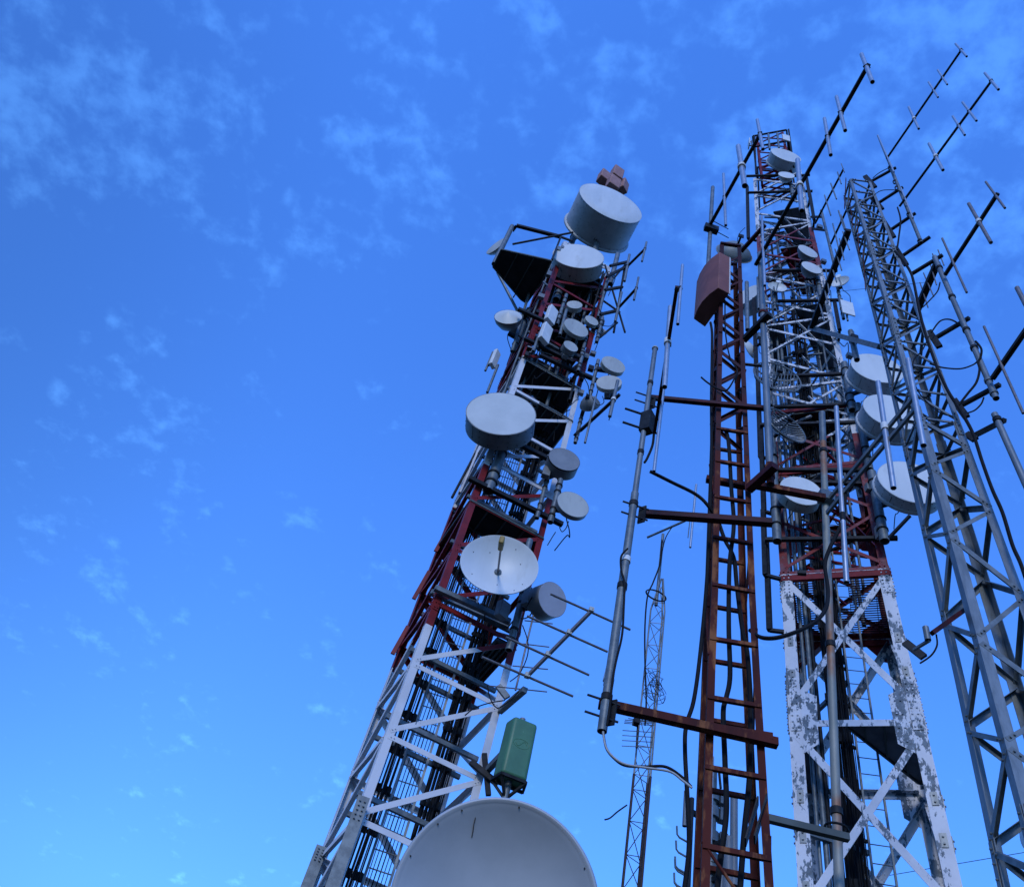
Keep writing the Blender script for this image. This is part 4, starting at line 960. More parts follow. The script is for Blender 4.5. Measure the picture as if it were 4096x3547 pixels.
G3D = 'round antennas on the peeling tower'
drum('white drum antenna behind the long rusty arm at the middle of the peeling tower', 3205, 1962, 168, -14, 35, 17.2, group=G3D, side=RADG, rivets=14, pipe=((3088, 1780), (3110, 2165)), pr=.13)
pk = dict(group=G3D, rim=.05, rivets=28)
drum('highest of the three big white drums behind the galvanised tower', 3509, 1472, 205, -22, 55, 17.0, pipe=((3372, 1455), (3415, 1640)), pr=.12, **pk)
drum('middle one of the three big white drums behind the galvanised tower', 3569, 1646, 228, -28, 60, 17.0, pipe=((3428, 1620), (3480, 1880)), pr=.12, **pk)
drum('lowest of the three big white drums behind the galvanised tower', 3643, 1927, 255, -18, 42, 17.0, pipe=((3484, 1890), (3541, 2165)), pr=.13, **pk)
MB().pipe(P(3405, 1330, 17.3).lerp(P(3425, 1440, 17.3), 1), P(3405, 1330, 17.3), .1).build('antenna_pipe', GALV, t3)
MB().box_beam(P(3557, 2150, 17.2), P(3640, 2062, 17.0), .07, .07).build('antenna_strut', DARK, t3, smooth=0)
drum('topmost white drum antenna on the peeling tower', 3144, 621, 125, -16, 25, 17.4, group=G3D, rivets=20, rim=.04, yaw=-30, depth=.62)
drum('small white dish right below the topmost drum of the peeling tower', 3146, 700, 65, -6, 22, 17.4, style='cone', depth=.35, group=G3D, side=RADG, pipe=((3165, 735), (3172, 800)), pr=.08)
drum('white bowl-backed dish, upper of the pair at the right leg of the peeling tower', 3232, 1005, 86, -6, 20, 17.3, yaw=-38, style='cone', depth=.38, group=G3D, side=SHRG)
drum('white bowl-backed dish, lower of the pair at the right leg of the peeling tower', 3247, 1070, 86, -6, 22, 17.3, yaw=-34, style='cone', depth=.40, group=G3D, side=SHRG, pipe=((3270, 1110), (3288, 1225)), pr=.09)
def feed_dish(label, x, y, wpx, D, yaw, pipe=None):
    root, p, ax, r, q = drum(label, x, y, wpx, 0, 0, D, style='dish', yaw=yaw, depth=.14, group=G3D, pipe=pipe, pr=.06)
    MB().tube(p-ax*.14, p+ax*.22, .03, 10).build('feed_post', WHITE, root); MB().lathe([(0, .0001), (0, .11), (.02, .11), (.03, .0001)], p+ax*.22, ax, 20).build('subreflector', WHITE, root); return root
feed_dish('small open dish with a feed disc, left one under the two bowl-backed dishes', 3109, 1147, 75, 17.3, -18, ((3092, 1160), (3102, 1238)))
feed_dish('small open dish with a feed disc standing out right of the peeling tower', 3360, 1125, 72, 17.0, 8, ((3348, 1150), (3377, 1275)))
root, p, ax, r, q = drum('large dish with a ring of holes seen from behind, left of the peeling tower', 2936, 1015, 142, 0, 0, 18.3, style='cone', yaw=160, depth=.45, face=RADG, side=mottled('dish_back_grey', (.14, .18, .20), (.19, .23, .25), 2, .5), group=G3D)
fl = MB().lathe([(-.03, r*.72), (-.03, r*1.06), (0, r*1.06), (0, r*.72)], p, ax, 56, True); hl = MB(); u = Vector((0, 0, 1)); v = ax.cross(u)
for k in range(24):
    a_ = 2*math.pi*k/24; c = p-ax*.031+(u*math.cos(a_)+v*math.sin(a_))*r*.95; hl.lathe([(0, .0001), (0, .055), (-.006, .055), (-.006, .0001)], c, ax, 10)
fl.build('flange', MATS['dish_back_grey'], root, extra=(hl, DARK))
drum('pale drum half hidden behind the rusty mast', 2990, 1180, 115, 0, 20, 18.6, yaw=30, depth=.7, group=G3D)
drum('small dish peeking out between the rusty mast and the peeling tower', 2998, 1398, 80, 0, 0, 18.0, style='dish', yaw=120, depth=.15, group=G3D)
# grid parabolas
def grid_dish(label, x, y, wpx, D, yaw, tilt, vert):
    p = P(x, y, D); az = math.atan2(-p.x, -p.y)+R(yaw); ax = Vector((math.sin(az)*math.cos(R(tilt)), math.cos(az)*math.cos(R(tilt)), -math.sin(R(tilt)))); r = wpx/2*zc(p)/F
    root = thing('grid_antenna', label, 'antenna', p-Vector((0, 0, r)), 'wire grid dishes on the peeling tower'); u = Vector((0, 0, 1)); u = (u-ax*u.dot(ax)).normalized(); v = ax.cross(u)
    dep = r*.36; f = lambda a, b: p+u*a+v*b-ax*(dep*(1-(a*a+b*b)/(r*r)))
    MB().path([f(r*math.cos(t), r*math.sin(t)) for t in [i*2*math.pi/48 for i in range(49)]], .028, 6).build('rim', GALV, root)
    lst = []; nb = 17
    for i in range(1, nb):
        c = -r+2*r*i/nb; h_ = math.sqrt(r*r-c*c)
        pts_ = [f(*((c, -h_+2*h_*j/12) if not vert else (-h_+2*h_*j/12, c))) for j in range(13)]; lst.append((MB().path(pts_, .017, 5), i))
    parts('grid_bar', lst, GALVB, root)
    for c in (-.35*r, .35*r):
        h_ = math.sqrt(r*r-c*c); MB().path([f(*((-h_+2*h_*j/12, c) if not vert else (c, -h_+2*h_*j/12)))-ax*.04 for j in range(13)], .03, 6).build('back_rib', GALV, root)
    MB().tube(p-ax*dep, p+ax*r*.35, .035, 8).build('feed_post', GALV, root); MB().box_beam(p+ax*r*.3-v*.09, p+ax*r*.3+v*.09, .1, .1).build('feed', DARK, root, smooth=0)
    q = p-ax*(dep+.3); MB().pipe(q-Vector((0, 0, .9)), q+Vector((0, 0, .6)), .06).build('mounting_pipe', GALV, root); MB().box_beam(p-ax*dep, q, .08, .1).build('mounting_bracket', DARK, root, smooth=0)
grid_dish('wire grid dish with upright bars, upper of two, behind the thick galvanised pipe', 3109, 1508, 195, 17.2, -25, 0, True)
grid_dish('wire grid dish with cross bars, lower of two, behind the thick galvanised pipe', 3141, 1700, 195, 17.2, -42, -6, False)
panel('pale flat panel antenna right of the peeling tower below the small feed dish', 3391, 1232, 17.0, -35, .48, 1.0, .05, WHITE, group='flat panels on the peeling tower')
panel('pale little panel at the top right corner of the peeling tower', 3145, 552, 17.2, -30, .42, .9, .06, WHITE, group='flat panels on the peeling tower')
panel('pale little panel at the top left corner of the peeling tower', 2996, 575, 17.5, 75, .40, .9, .06, WHITE, group='flat panels on the peeling tower')
panel('finned white box low on the left leg side of the upper peeling tower', 3042, 1085, 17.2, 0, .22, .75, .12, WHITE, group='flat panels on the peeling tower')
for x, y0, y1, r_ in ((2990, 1130, 1320, .085), (3035, 1110, 1235, .05), (3095, 1150, 1160, .05)):
    a = P(x, y1, 17.4); b = P(x, y0, 17.4); MB().pipe(Vector((a.x, a.y, a.z)), Vector((a.x, a.y, b.z)), r_).build('antenna_pipe', GALV, t3)
# far small Yagis on a pole at the right of the tower
fp = thing('antenna_pole', 'thin grey pole carrying small antennas at the right edge of the peeling tower', 'pole', P(3338, 1063, 17.0))
a = P(3338, 1063, 17.0); b = P(3285, 842, 17.0); MB().pipe(a, b, .06).build('pipe', GALV, fp)
for x0, y0, x1, y1 in ((3245, 868, 3292, 868), (3250, 915, 3305, 922)): MB().box_beam(P(x0, y0, 17.3), P(x1, y1, 17.05), .08, .08).build('arm', DARK, fp, smooth=0)
GS = 'small distant rod antennas between the two right towers'
yagi('upper small distant antenna on the thin pole between the two right towers', (3260, 895), 16.9, (3373, 679), [(3298, 781, 3323, 862, .028), (3323, 734, 3346, 797, .03), (3350, 689, 3365, 736, .026), (3365, 655, 3378, 690, .02)], rb=.035, group=GS, el_mat=GALVB)
yagi('lower small distant antenna on the thin pole between the two right towers', (3323, 977), 16.9, (3388, 837), [(3331, 895, 3354, 990, .028), (3354, 843, 3378, 918, .032), (3365, 860, 3398, 960, .02)], rb=.035, group=GS, el_mat=GALVB)
yagi('thick dark boom with thin rods in front of the right leg of the peeling tower', (3247, 1310), 11.0, (3394, 920), [(3371, 927, 3398, 1000, .014), (3358, 955, 3376, 1040, .014), (3340, 997, 3367, 1082, .014), (3332, 1080, 3347, 1130, .014), (3303, 1075, 3318, 1180, .015), (3292, 1122, 3310, 1215, .015), (3266, 1170, 3298, 1285, .016)], rb=.06, group=GS, el_mat=GALVB)
bm = thing('cross_beam', 'galvanised beam running from the peeling tower toward the galvanised tower', 'beam', P(3267, 1318, 11.0))
MB().box_beam(P(3240, 1312, 11.2), P(3520, 1388, 9.3), .10, .10).build('beam', GALV, bm, smooth=0)
MB().box(P(3415, 1358, 10.0), (Vector((1, 0, 0)), Vector((0, 1, 0)), Vector((0, 0, 1))), .07, .07, .10).build('clamp_block', DARK, bm, smooth=0)
MB().pipe(P(3428, 1440, 10.0), P(3402, 1325, 10.0), .055).build('stub_pipe', GALV, bm)

# ------------------------------------------------------------ galvanised tower on the right
T4 = Tower([(-1.6, 41.6, 9, .92, 15), (4.8, 41.6, 9, .78, 15), (6.8, 41.6, 9, .71, 15), (15.3, 41.45, 9, .55, 15), (22, 41.0, 9, .48, 15), (23, 40.9, 9, .47, 15)])
t4 = thing('lattice_tower', 'bare galvanised lattice tower at the right edge, nearest of the towers', 'tower', polar(41.6, 9, -EYE))
lo4 = [-1.6, .2, 1.7, 3.1, 4.5, 5.85, 7.2, 8.9, 10.3, 11.5]; up4 = [11.5+.76*i for i in range(14)]
legs(T4, lo4, .115, .010, GALVB, t4); legs(T4, up4, .085, .008, GALVB, t4, wtop=.06)
hz, dg = [], []
for i in range(len(lo4)-1):
    a, b = lo4[i], lo4[i+1]; mdz = (a+b)/2-.05
    for k in range(4):
        dg.append(brace(T4, k, a+.03, mdz, .055, .006, .03)) if k % 2 == 0 else dg.append(brace(T4, k, mdz, a+.03, .055, .006, .03))
        dg.append(brace(T4, k, b-.03, mdz+.04, .075, .007, .03)) if k % 2 == 0 else dg.append(brace(T4, k, mdz+.04, b-.03, .075, .007, .03))
parts('main_brace', dg, GALV, t4)
dg = []
for i in range(len(up4)):
    for k in range(4):
        hz.append(brace(T4, k, up4[i], up4[i], .042, .005, .02))
        if i: dg.append(brace(T4, k, up4[i]-.06, up4[i-1]+.05, .042, .005, .02) if (i+k) % 2 else brace(T4, k, up4[i-1]+.05, up4[i]-.06, .042, .005, .02))
parts('horizontal_strut', hz, GALVB, t4); parts('diagonal_brace', dg, GALVB, t4)
for k in range(4):
    for z in (11.5, 14.3, 17.5, 4.9):
        a = T4.corner(k, z-.3); b = T4.corner(k, z+.3)
        for kk in (k+1, k-1):
            u_ = T4.corner(kk, z)-a; u_.z = 0; u_.normalize(); ot = T4.corner(2*k-kk, z)-a; ot.z = 0; nn = -ot.normalized()
            m = MB().box_beam(a+u_*.05+nn*.012, b+u_*.05+nn*.012, .075, .008, nn)
            for q in range(4): c = a.lerp(b, (q+.5)/4)+u_*.05+nn*.016; m.tube(c, c+nn*.018, .011, 6)
            m.build('splice_plate', GALV, t4, smooth=0)
for x0, y0, x1, y1 in ((3384, 714, 3378, 835), (3398, 790, 3412, 910), (3430, 880, 3436, 1020), (3452, 1000, 3462, 1160)):
    MB().box_beam(P(x1, y1, 8.85), P(x0, y0, 8.85), .05, .01).build('rusty_strip', RUST, t4, smooth=0)
def arm4(x0, y0, D0, x1, y1, D1, w_, mat=DARK): MB().box_beam(P(x0, y0, D0), P(x1, y1, D1), w_, w_).build('outrigger_arm', mat, t4, smooth=0)
for q in ((3488, 724, 9.1, 3584, 671, 9.0), (3510, 815, 9.1, 3612, 749, 9.0), (3555, 925, 9.1, 3662, 853, 9.0), (3605, 1027, 9.1, 3720, 948, 9.0)): arm4(*q, .055)
for q in ((3650, 1094, 9.2, 3770, 1021, 9.0), (3735, 1356, 9.2, 3877, 1272, 8.9), (3836, 1626, 9.2, 4000, 1538, 8.9), (3892, 1745, 9.2, 4019, 1680, 8.8)): arm4(*q, .06)
for x0, y0, x1, y1 in ((3460, 705, 3500, 750), (3480, 780, 3528, 838), (3530, 880, 3575, 950), (3715, 1325, 3758, 1388), (3815, 1600, 3866, 1668), (3865, 1735, 3902, 1758), (3580, 990, 3625, 1060)):
    MB().box_beam(P(x1, y1, 9.0), P(x0, y0, 9.0), .05, .10).build('clamp_plate', DARK, t4, smooth=0)
ap = thing('antenna_pole', 'galvanised pole held by four arms beside the top of the galvanised tower', 'pole', P(3685, 971, 8.95))
MB().pipe(P(3685, 971, 8.95), P(3560, 665, 8.95), .036).build('lower_pipe', GALV, ap); MB().tube(P(3560, 665, 8.95), P(3511, 543, 8.95), .022, 12).build('upper_pipe', GALVB, ap)
for x, y in ((3560, 672), (3588, 752), (3636, 858), (3680, 965), (3580, 728)): c = P(x, y, 8.95); MB().lathe([(-.03, .036), (-.03, .05), (.03, .05), (.03, .036)], c, P(3560, 665, 8.95)-P(3685, 971, 8.95), 14, True).build('band_clamp', DARK, ap)
ap2 = thing('antenna_pole', 'galvanised pole at the right edge held by three arms lower on the galvanised tower', 'pole', P(3984, 1592, 8.8))
MB().pipe(P(3985, 1594, 8.8), P(3738, 1028, 8.8), .045).build('pipe', GALVB, ap2)
for f in (.03, .10, .30, .42, .66, .9): c = P(3985, 1594, 8.8).lerp(P(3738, 1028, 8.8), f); MB().lathe([(-.03, .045), (-.03, .06), (.03, .06), (.03, .045)], c, P(3738, 1028, 8.8)-P(3985, 1594, 8.8), 14, True).build('band_clamp', DARK if f > .2 else GALV, ap2)
ap3 = thing('antenna_pole', 'lowest galvanised pole cut off by the right edge of the picture', 'pole', P(4110, 1940, 8.7))
MB().pipe(P(4190, 2130, 8.7), P(3978, 1656, 8.7), .045).build('pipe', GALVB, ap3)
c = P(3990, 1680, 8.7); MB().lathe([(-.04, .045), (-.04, .06), (.04, .06), (.04, .045)], c, (P(3978, 1656, 8.7)-P(4190, 2130, 8.7)), 14, True).build('band_clamp', DARK, ap3)
GR = 'long boom antennas reaching up right from the galvanised tower'
yagi('farther-left long boom antenna with rods, reaching highest at upper right', (3546, 636), 8.9, (3844, 203), [(3511, 541, 3576, 689, .018), (3635, 429, 3675, 516, .028, 'pipe'), (3714, 329, 3752, 390, .022, 'pipe'), (3751, 281, 3789, 339, .022, 'pipe'), (3822, 176, 3867, 227, .024, 'pipe')], rb=.020, ring=1, group=GR)
yagi('long boom antenna with rods, second from the left at upper right', (3598, 826), 8.9, (3967, 323), [(3604, 753, 3652, 873, .018), (3716, 575, 3772, 681, .032, 'pipe'), (3811, 466, 3859, 541, .024, 'pipe'), (3850, 410, 3906, 484, .024, 'pipe'), (3939, 293, 3994, 359, .026, 'pipe')], rb=.020, ring=1, group=GR)
yagi('boom antenna with brownish rods at the right edge beside the blue gap', (3780, 1100), 8.7, (3992, 773), [(3943, 728, 4020, 833, .020), (3875, 815, 3964, 971, .030), (3769, 954, 3867, 1170, .020)], rb=.028, ring=1, group=GR, el_mat=ALUB)
yagi('lowest boom antenna running out of the picture at the right edge', (3970, 1514), 8.7, (4170, 1225), [(3936, 1306, 4093, 1653, .020), (4068, 1151, 4160, 1330, .034)], rb=.032, group=GR, el_mat=ALUB)
yagi('dark boom with thin short rods behind the galvanised tower', (3657, 1268), 10.5, (3750, 1050), [(3694, 1092, 3735, 1187, .012), (3680, 1130, 3712, 1230, .012), (3722, 1060, 3746, 1140, .012), (3752, 1000, 3776, 1062, .012), (3730, 1015, 3745, 1060, .012)], rb=.06, group=GS, el_mat=ALUB)
# double-boom Yagi in front, between the towers
a = P(3300, 2015, 6.9); b = PZ(3652, 1590, a.z); 
yd = thing('yagi_antenna', 'near antenna with twin booms and thick shiny rods left of the galvanised tower', 'antenna', a, GR)
MB().box_beam(a, b, .03, .05).build('boom', GALV, yd, smooth=0); a2 = P(3305, 2060, 6.9-.02); b2 = PZ(3660, 1640, a.z-.25)
MB().box_beam(P(3300, 2060, 6.9), PZ(3658, 1638, P(3300, 2060, 6.9).z), .03, .05).build('boom', GALV, yd, smooth=0)
for i, (x0, y0, x1, y1, r_) in enumerate(((3632, 1438, 3694, 1782, .028), (3512, 1528, 3574, 1952, .028), (3345, 1628, 3386, 2329, .027))):
    best = min(((abs((proj(a.lerp(b, s_/200))[0]-x0)*(y1-y0)-(proj(a.lerp(b, s_/200))[1]-y0)*(x1-x0))), s_) for s_ in range(-20, 230)); De = HD(a.lerp(b, best[1]/200))-.05
    e0, e1 = P(x0, y0, De), P(x1, y1, De); MB().pipe(e0, e1, r_, .12, 16).build('element', ALU, yd)
    if i == 1: MB().lathe([(-.04, r_), (-.05, r_*1.35), (.05, r_*1.35), (.04, r_)], e0.lerp(e1, .46), (e1-e0), 18, True).build('insulator_ring', WHITE, yd)
    if i == 2: MB().lathe([(-.06, r_), (-.06, r_*1.08), (.06, r_*1.08), (.06, r_)], e0.lerp(e1, .68), (e1-e0), 18, True).build('joint_sleeve', DARK, yd)
MB().box(P(3303, 1990, 6.85), (Vector((1, 0, 0)), Vector((0, 1, 0)), Vector((0, 0, 1))), .08, .06, .07).build('clamp_block', GALV, yd, smooth=0)
# small bracket antenna lower down
sb = thing('antenna_bracket', 'short pipe stub on a square arm between the two right towers', 'bracket', P(3710, 2540, 8.6))
MB().box_beam(P(3860, 2438, 8.8), P(3728, 2532, 8.4), .05, .05).build('arm', DRED, sb, smooth=0); MB().pipe(P(3712, 2560, 8.4), P(3702, 2508, 8.4), .035).build('stub_pipe', GALVB, sb)
MB().box_beam(P(3718, 2560, 8.4), P(3655, 2598, 8.6), .03, .03).build('lower_arm', GALV, sb, smooth=0); MB().box_beam(P(3620, 2568, 8.8), P(3696, 2628, 8.8), .04, .09).build('clamp_plate', DARK, sb, smooth=0)
# something round at the right bottom edge
rd = drum('grey rounded dish edge cut off at the lower right corner', 4110, 3330, 130, 0, 0, 9.6, style='cone', yaw=60, depth=.15, group=None, side=GALV)

# ------------------------------------------------------------ mobile-phone mast behind the rusty ladder
mp = thing('cell_mast', 'grey pole with clustered tube antennas seen low behind the rusty ladder', 'mast', polar(22.0, 12.5, -EYE))
def vpole(x, y0, y1, D, r_, mat, name, root, label=None):
    a = P(x, y1, D); z1_ = P(x, y0, D).z; az_ = a.copy(); return MB().pipe(Vector((a.x, a.y, a.z)), Vector((a.x, a.y, z1_)), r_).build(name, mat, root, label=label)
a = P(2838, 3547, 12.5); tz = P(2838, 3085, 12.5).z
MB().pipe(Vector((a.x, a.y, 0)), Vector((a.x, a.y, tz)), .075).build('pole', GALV, mp)
for y in (3185, 3250, 3350, 3440, 3480):
    c = Vector((a.x, a.y, P(2838, y, 12.5).z)); MB().lathe([(-.08, .075), (-.08, .12), (.08, .12), (.08, .075)], c, (0, 0, 1), 14, True).build('collar', GALV, mp)
    MB().box(c+Vector((.17, -.02, 0)), (Vector((1, 0, 0)), Vector((0, 1, 0)), Vector((0, 0, 1))), .06, .07, .10).build('clamp_block', GALV, mp, smooth=0)
MB().path([Vector((a.x-.05, a.y-.1, tz-.3)), Vector((a.x-.04, a.y-.1, tz+.02)), Vector((a.x+.06, a.y-.1, tz+.05)), Vector((a.x+.10, a.y-.1, tz-.3))], .02, 8).build('loop', DARK, mp)
GT = 'upright grey tube antennas behind the rusty ladder'
for i, (x, y0, y1, r_, lb) in enumerate(((2830, 3026, 3376, .065, 'tall grey tube antenna hugging the pole behind the rusty ladder'), (2935, 3177, 3541, .055, 'slim grey tube antenna right of the pole, topping out higher than its stout neighbour'), (2912, 3350, 3640, .08, 'stout grey tube antenna right of the pole behind the rusty ladder'), (2738, 3163, 3303, .035, 'thin grey tube antenna left of the rusty ladder'), (2884, 3483, 3640, .035, 'short thin tube antenna at the bottom behind the rusty ladder'))):
    c = P(x, y1, 12.2); r0 = thing('tube_antenna', lb, 'antenna', c, GT); vpole(x, y0, y1, 12.2, r_, SHRG if i else SHR, 'tube', r0)
    z_ = (c.z+P(x, y0, 12.2).z)/2; MB().box_beam(Vector((c.x, c.y, z_)), Vector((a.x, a.y, z_)), .06, .07).build('arm', DARK, r0, smooth=0)
# bent step hooks left of the rusty mast
hp = thing('step_pole', 'thin rust-dark pole with bent step hooks left of the rusty mast', 'pole', (P(2745, 3547, 10).x, P(2745, 3547, 10).y, 0))
a = P(2752, 3547, 10); b = Vector((a.x, a.y, P(2755, 3190, 10).z)); MB().tube(Vector((a.x, a.y, 0)), b, .03, 8).build('pole', DARK, hp)
for x, y in ((2745, 3370), (2742, 3430), (2735, 3495), (2725, 3503), (2722, 3560), (2730, 3565)):
    c = Vector((a.x, a.y, P(x, y, 10).z)); MB().path([c, c+Vector((-.13, 0, .03)), c+Vector((-.16, 0, .06)), c+Vector((-.17, 0, .16))], .012, 6).build('step_hook', GALV, hp)

# ------------------------------------------------------------ loose cables
def pc(pts, D): return smoothp([P(x, y, d) for (x, y), d in zip(pts, D if isinstance(D, (list, tuple)) else [D]*len(pts))])
cable(pc([(2863, 1720), (2900, 1720), (2915, 1780), (2925, 1950), (2935, 2100), (2918, 2260), (2915, 2500), (2920, 2700), (2905, 2790), (2893, 2850), (2900, 3050), (2905, 3250), (2880, 3450), (2860, 3640)], 6.35), .022, 'thick black cable weaving down the middle of the rusty ladder', 'loose cables on the rusty mast')
cable(pc([(2872, 2080), (2900, 2160), (2935, 2230), (2948, 2350), (2970, 2520), (2990, 2620), (3003, 2850), (2998, 3100), (2975, 3350), (2955, 3640)], 6.45), .022, 'black cable crossing to the right side of the rusty ladder', 'loose cables on the rusty mast')
cable(pc([(2600, 1885), (2690, 1930), (2780, 1975), (2830, 2020), (2880, 2100)], [6.0, 6.1, 6.2, 6.25, 6.4]), .02, 'thick black cable swooping from the slanting pipe to the rusty mast', 'loose cables on the rusty mast')
cable(pc([(3383, 1950), (3370, 2080), (3320, 2190), (3300, 2260), (3312, 2360), (3300, 2440), (3240, 2500), (3130, 2545), (3050, 2550), (3000, 2520)], [6.6, 6.6, 6.6, 6.6, 6.6, 6.5, 6.4, 6.3, 6.3, 6.4]), .020, 'thick black cable hanging in a big curve across the peeling legs', 'loose cables on the rusty mast')
cable(pc([(2842, 1290), (2848, 1330), (2848, 1400), (2845, 1600), (2846, 1800), (2838, 2100), (2825, 2350), (2800, 2620), (2775, 2800), (2745, 2900), (2740, 3000), (2750, 3200), (2755, 3400), (2725, 3640)], [6.35]*14), .018, 'long black cable running down the left edge of the rusty mast', 'loose cables on the rusty mast')
cable(pc([(2900, 1200), (2902, 1330), (2920, 1430), (2948, 1480), (2940, 1530)], 6.3), .010, 'thin black cable dangling in the top of the rusty mast', 'loose cables on the rusty mast')
cable(pc([(2805, 1509), (2830, 1530), (2870, 1555), (2910, 1558), (2950, 1490)], 6.25), .012, 'black cable end poking out left of the rusty mast', 'loose cables on the rusty mast')
cable(pc([(2413, 2930), (2425, 2990), (2455, 3030), (2500, 3060), (2580, 3065), (2660, 3065), (2720, 3100), (2765, 3145)], [6.0]*8), .011, 'black cable sagging from the foot of the slanting pipe, lower strand', 'cables sagging from the slanting pipe', n=8)
cable(pc([(2412, 2925), (2423, 2985), (2452, 3025), (2500, 3055), (2590, 3070), (2680, 3085), (2730, 3120), (2768, 3150)], [5.95]*8), .009, 'pale grey cable sagging from the foot of the slanting pipe', 'cables sagging from the slanting pipe', CABG, 8)
cable(pc([(2511, 2193), (2485, 2225), (2485, 2280), (2497, 2330), (2495, 2430), (2488, 2540), (2465, 2640), (2450, 2720), (2440, 2820), (2428, 2900)], 5.9), .010, 'black cable looping beside the slanting pipe', 'cables sagging from the slanting pipe')
cable(pc([(2616, 1730), (2610, 1780), (2590, 1830), (2578, 1850)], 5.9), .014, 'short black cable tail under the dark red boom', 'cables sagging from the slanting pipe')
cable(pc([(2508, 3218), (2470, 3245), (2440, 3270), (2418, 3277)], 11.9), .012, 'loose black cable end sticking out left of the thin lattice mast', None)
cable(pc([(2648, 2160), (2645, 2200), (2638, 2260), (2612, 2330), (2590, 2385), (2580, 2500), (2580, 2650), (2585, 2800), (2580, 2900)], 11.85), .014, 'black cable running down the thin lattice mast', None)
cable(pc([(2690, 2105), (2665, 2145), (2652, 2190), (2640, 2262)], 11.95), .010, 'black cable drooping from the small antenna on the thin lattice mast', None)
GC = 'black cables on the galvanised tower'
cable(pc([(3580, 1005), (3610, 1040), (3640, 1085), (3655, 1130), (3675, 1230), (3700, 1330), (3745, 1460), (3790, 1560), (3840, 1640), (3890, 1730), (3930, 1850), (3970, 1960), (4010, 2050), (4050, 2180), (4085, 2260), (4130, 2400)], 8.7), .026, 'thickest black cable running down the right leg of the galvanised tower', GC)
cable(pc([(3725, 1330), (3760, 1285), (3800, 1278), (3840, 1300), (3858, 1325)], 8.85), .014, 'black cable arching from the tower leg to the right-hand pole', GC)
cable(pc([(3720, 1455), (3770, 1470), (3840, 1475), (3890, 1460), (3910, 1445)], 8.85), .013, 'black cable sagging level from the tower to the right-hand pole', GC)
cable(pc([(3902, 1365), (3925, 1395), (3922, 1430), (3912, 1450), (3918, 1480), (3905, 1530), (3870, 1575), (3835, 1620)], 8.75), .018, 'thick black cable curving down beside the right-hand pole', GC)
cable(pc([(3935, 1590), (3925, 1615), (3900, 1640), (3870, 1652)], 8.8), .012, 'short black cable under the lowest arm', GC)
cable(pc([(3760, 1130), (3750, 1165), (3720, 1200), (3690, 1230)], 8.9), .012, 'short black cable from the pole top back to the tower', GC)
cable(pc([(3715, 1345), (3690, 1400), (3655, 1440), (3652, 1500), (3670, 1560), (3710, 1610), (3760, 1650), (3810, 1665)], 8.6), .010, 'thin black cable looping across the front of the galvanised tower', GC)
cable(pc([(3570, 665), (3520, 690), (3492, 712)], 8.9), .010, 'thin black cable at the very top of the galvanised tower', GC)
cable(pc([(3485, 790), (3520, 765), (3560, 760), (3600, 765), (3620, 790)], 8.9), .010, 'black cable arching over the second arm', GC)
cable(pc([(3590, 830), (3602, 880), (3595, 950), (3588, 1000)], 8.9), .018, 'thick black cable hanging beside the upper pole', GC)
cable(pc([(3745, 2537), (3748, 2580), (3725, 2620), (3680, 2652)], 8.5), .010, 'thin black cable hanging from the pipe stub between the right towers', None)
cable(sag(P(3200, 3560, 30), P(4200, 3390, 30), 0, 4), .01, 'thin wire crossing low behind the right towers', None, cat='wire')
cable(sag(P(3365, 1165, 30), P(3700, 1130, 30), 0, 4), .012, 'thin wire crossing behind the galvanised tower up high', None, cat='wire')
for i, pts_ in enumerate(([(2222, 2128), (2208, 2150), (2190, 2180)], [(2090, 2500), (2110, 2560), (2110, 2620), (2080, 2690), (2040, 2725)], [(1950, 2740), (1960, 2790), (1990, 2830), (2040, 2800), (2075, 2765)], [(2150, 2350), (2110, 2420), (2090, 2470), (2080, 2540)], [(2274, 2085), (2264, 2112), (2248, 2126), (2238, 2108)], [(2020, 2800), (1960, 2810), (1900, 2830), (1860, 2860)], [(2400, 1300), (2440, 1305), (2460, 1285)], [(2410, 1585), (2415, 1610), (2390, 1620), (2370, 1590)])):
    cable(pc(pts_, 13.4), .011, 'thin black cable looping off the right side of the left tower', 'loose cables on the left tower')

# ------------------------------------------------------------ more fittings inside the towers
rn = random.Random(5)
for i, (az_, D_, z0, z1, r_, mt) in enumerate([(27.6, 18.6, 18, 33, .04, GALV), (28.1, 19.6, 19, 43, .05, GALV), (29.6, 19.9, 18, 44, .07, GALVB), (30.9, 20.2, 20, 45, .05, GALV), (32.6, 19.4, 18, 40, .055, GALVB), (33.4, 18.8, 18, 38, .04, GALV), (33.0, 20.3, 18, 46, .06, GALV), (28.8, 20.4, 18, 46, .05, DARK)]):
    MB().pipe(polar(az_, D_, z0), polar(az_-.05*(z1-z0)*.9/1.5, D_, z1), r_).build('inner_pipe', mt, t3)
for i in range(34):
    z = 18.6+i*.85; a0 = 28.0+rn.random()*2-.04*(z-18); a1 = a0+1.5+rn.random()*3; D_ = 18.5+rn.random()*1.8
    MB().box_beam(polar(a0, D_, z), polar(a1, D_+rn.uniform(-.8, .8), z+rn.uniform(-.15, .15)), .06, .07).build('inner_beam', rn.choice((GALV, GALVB, DARK, T3P)), t3, smooth=0)
for i in range(12):                          # equipment boxes and clamps on the legs of the peeling tower
    z = 19+i*1.9; k = rn.choice((1, 2, 1)); c = T3.corner(k, z)+Vector((rn.uniform(-.25, .25), -.2, 0))
    MB().box(c, (Vector((1, 0, 0)), Vector((0, 1, 0)), Vector((0, 0, 1))), .09+rn.random()*.06, .08, .10+rn.random()*.12).build('clamp_box', rn.choice((SHRG, DARK, GALV)), t3, smooth=0)
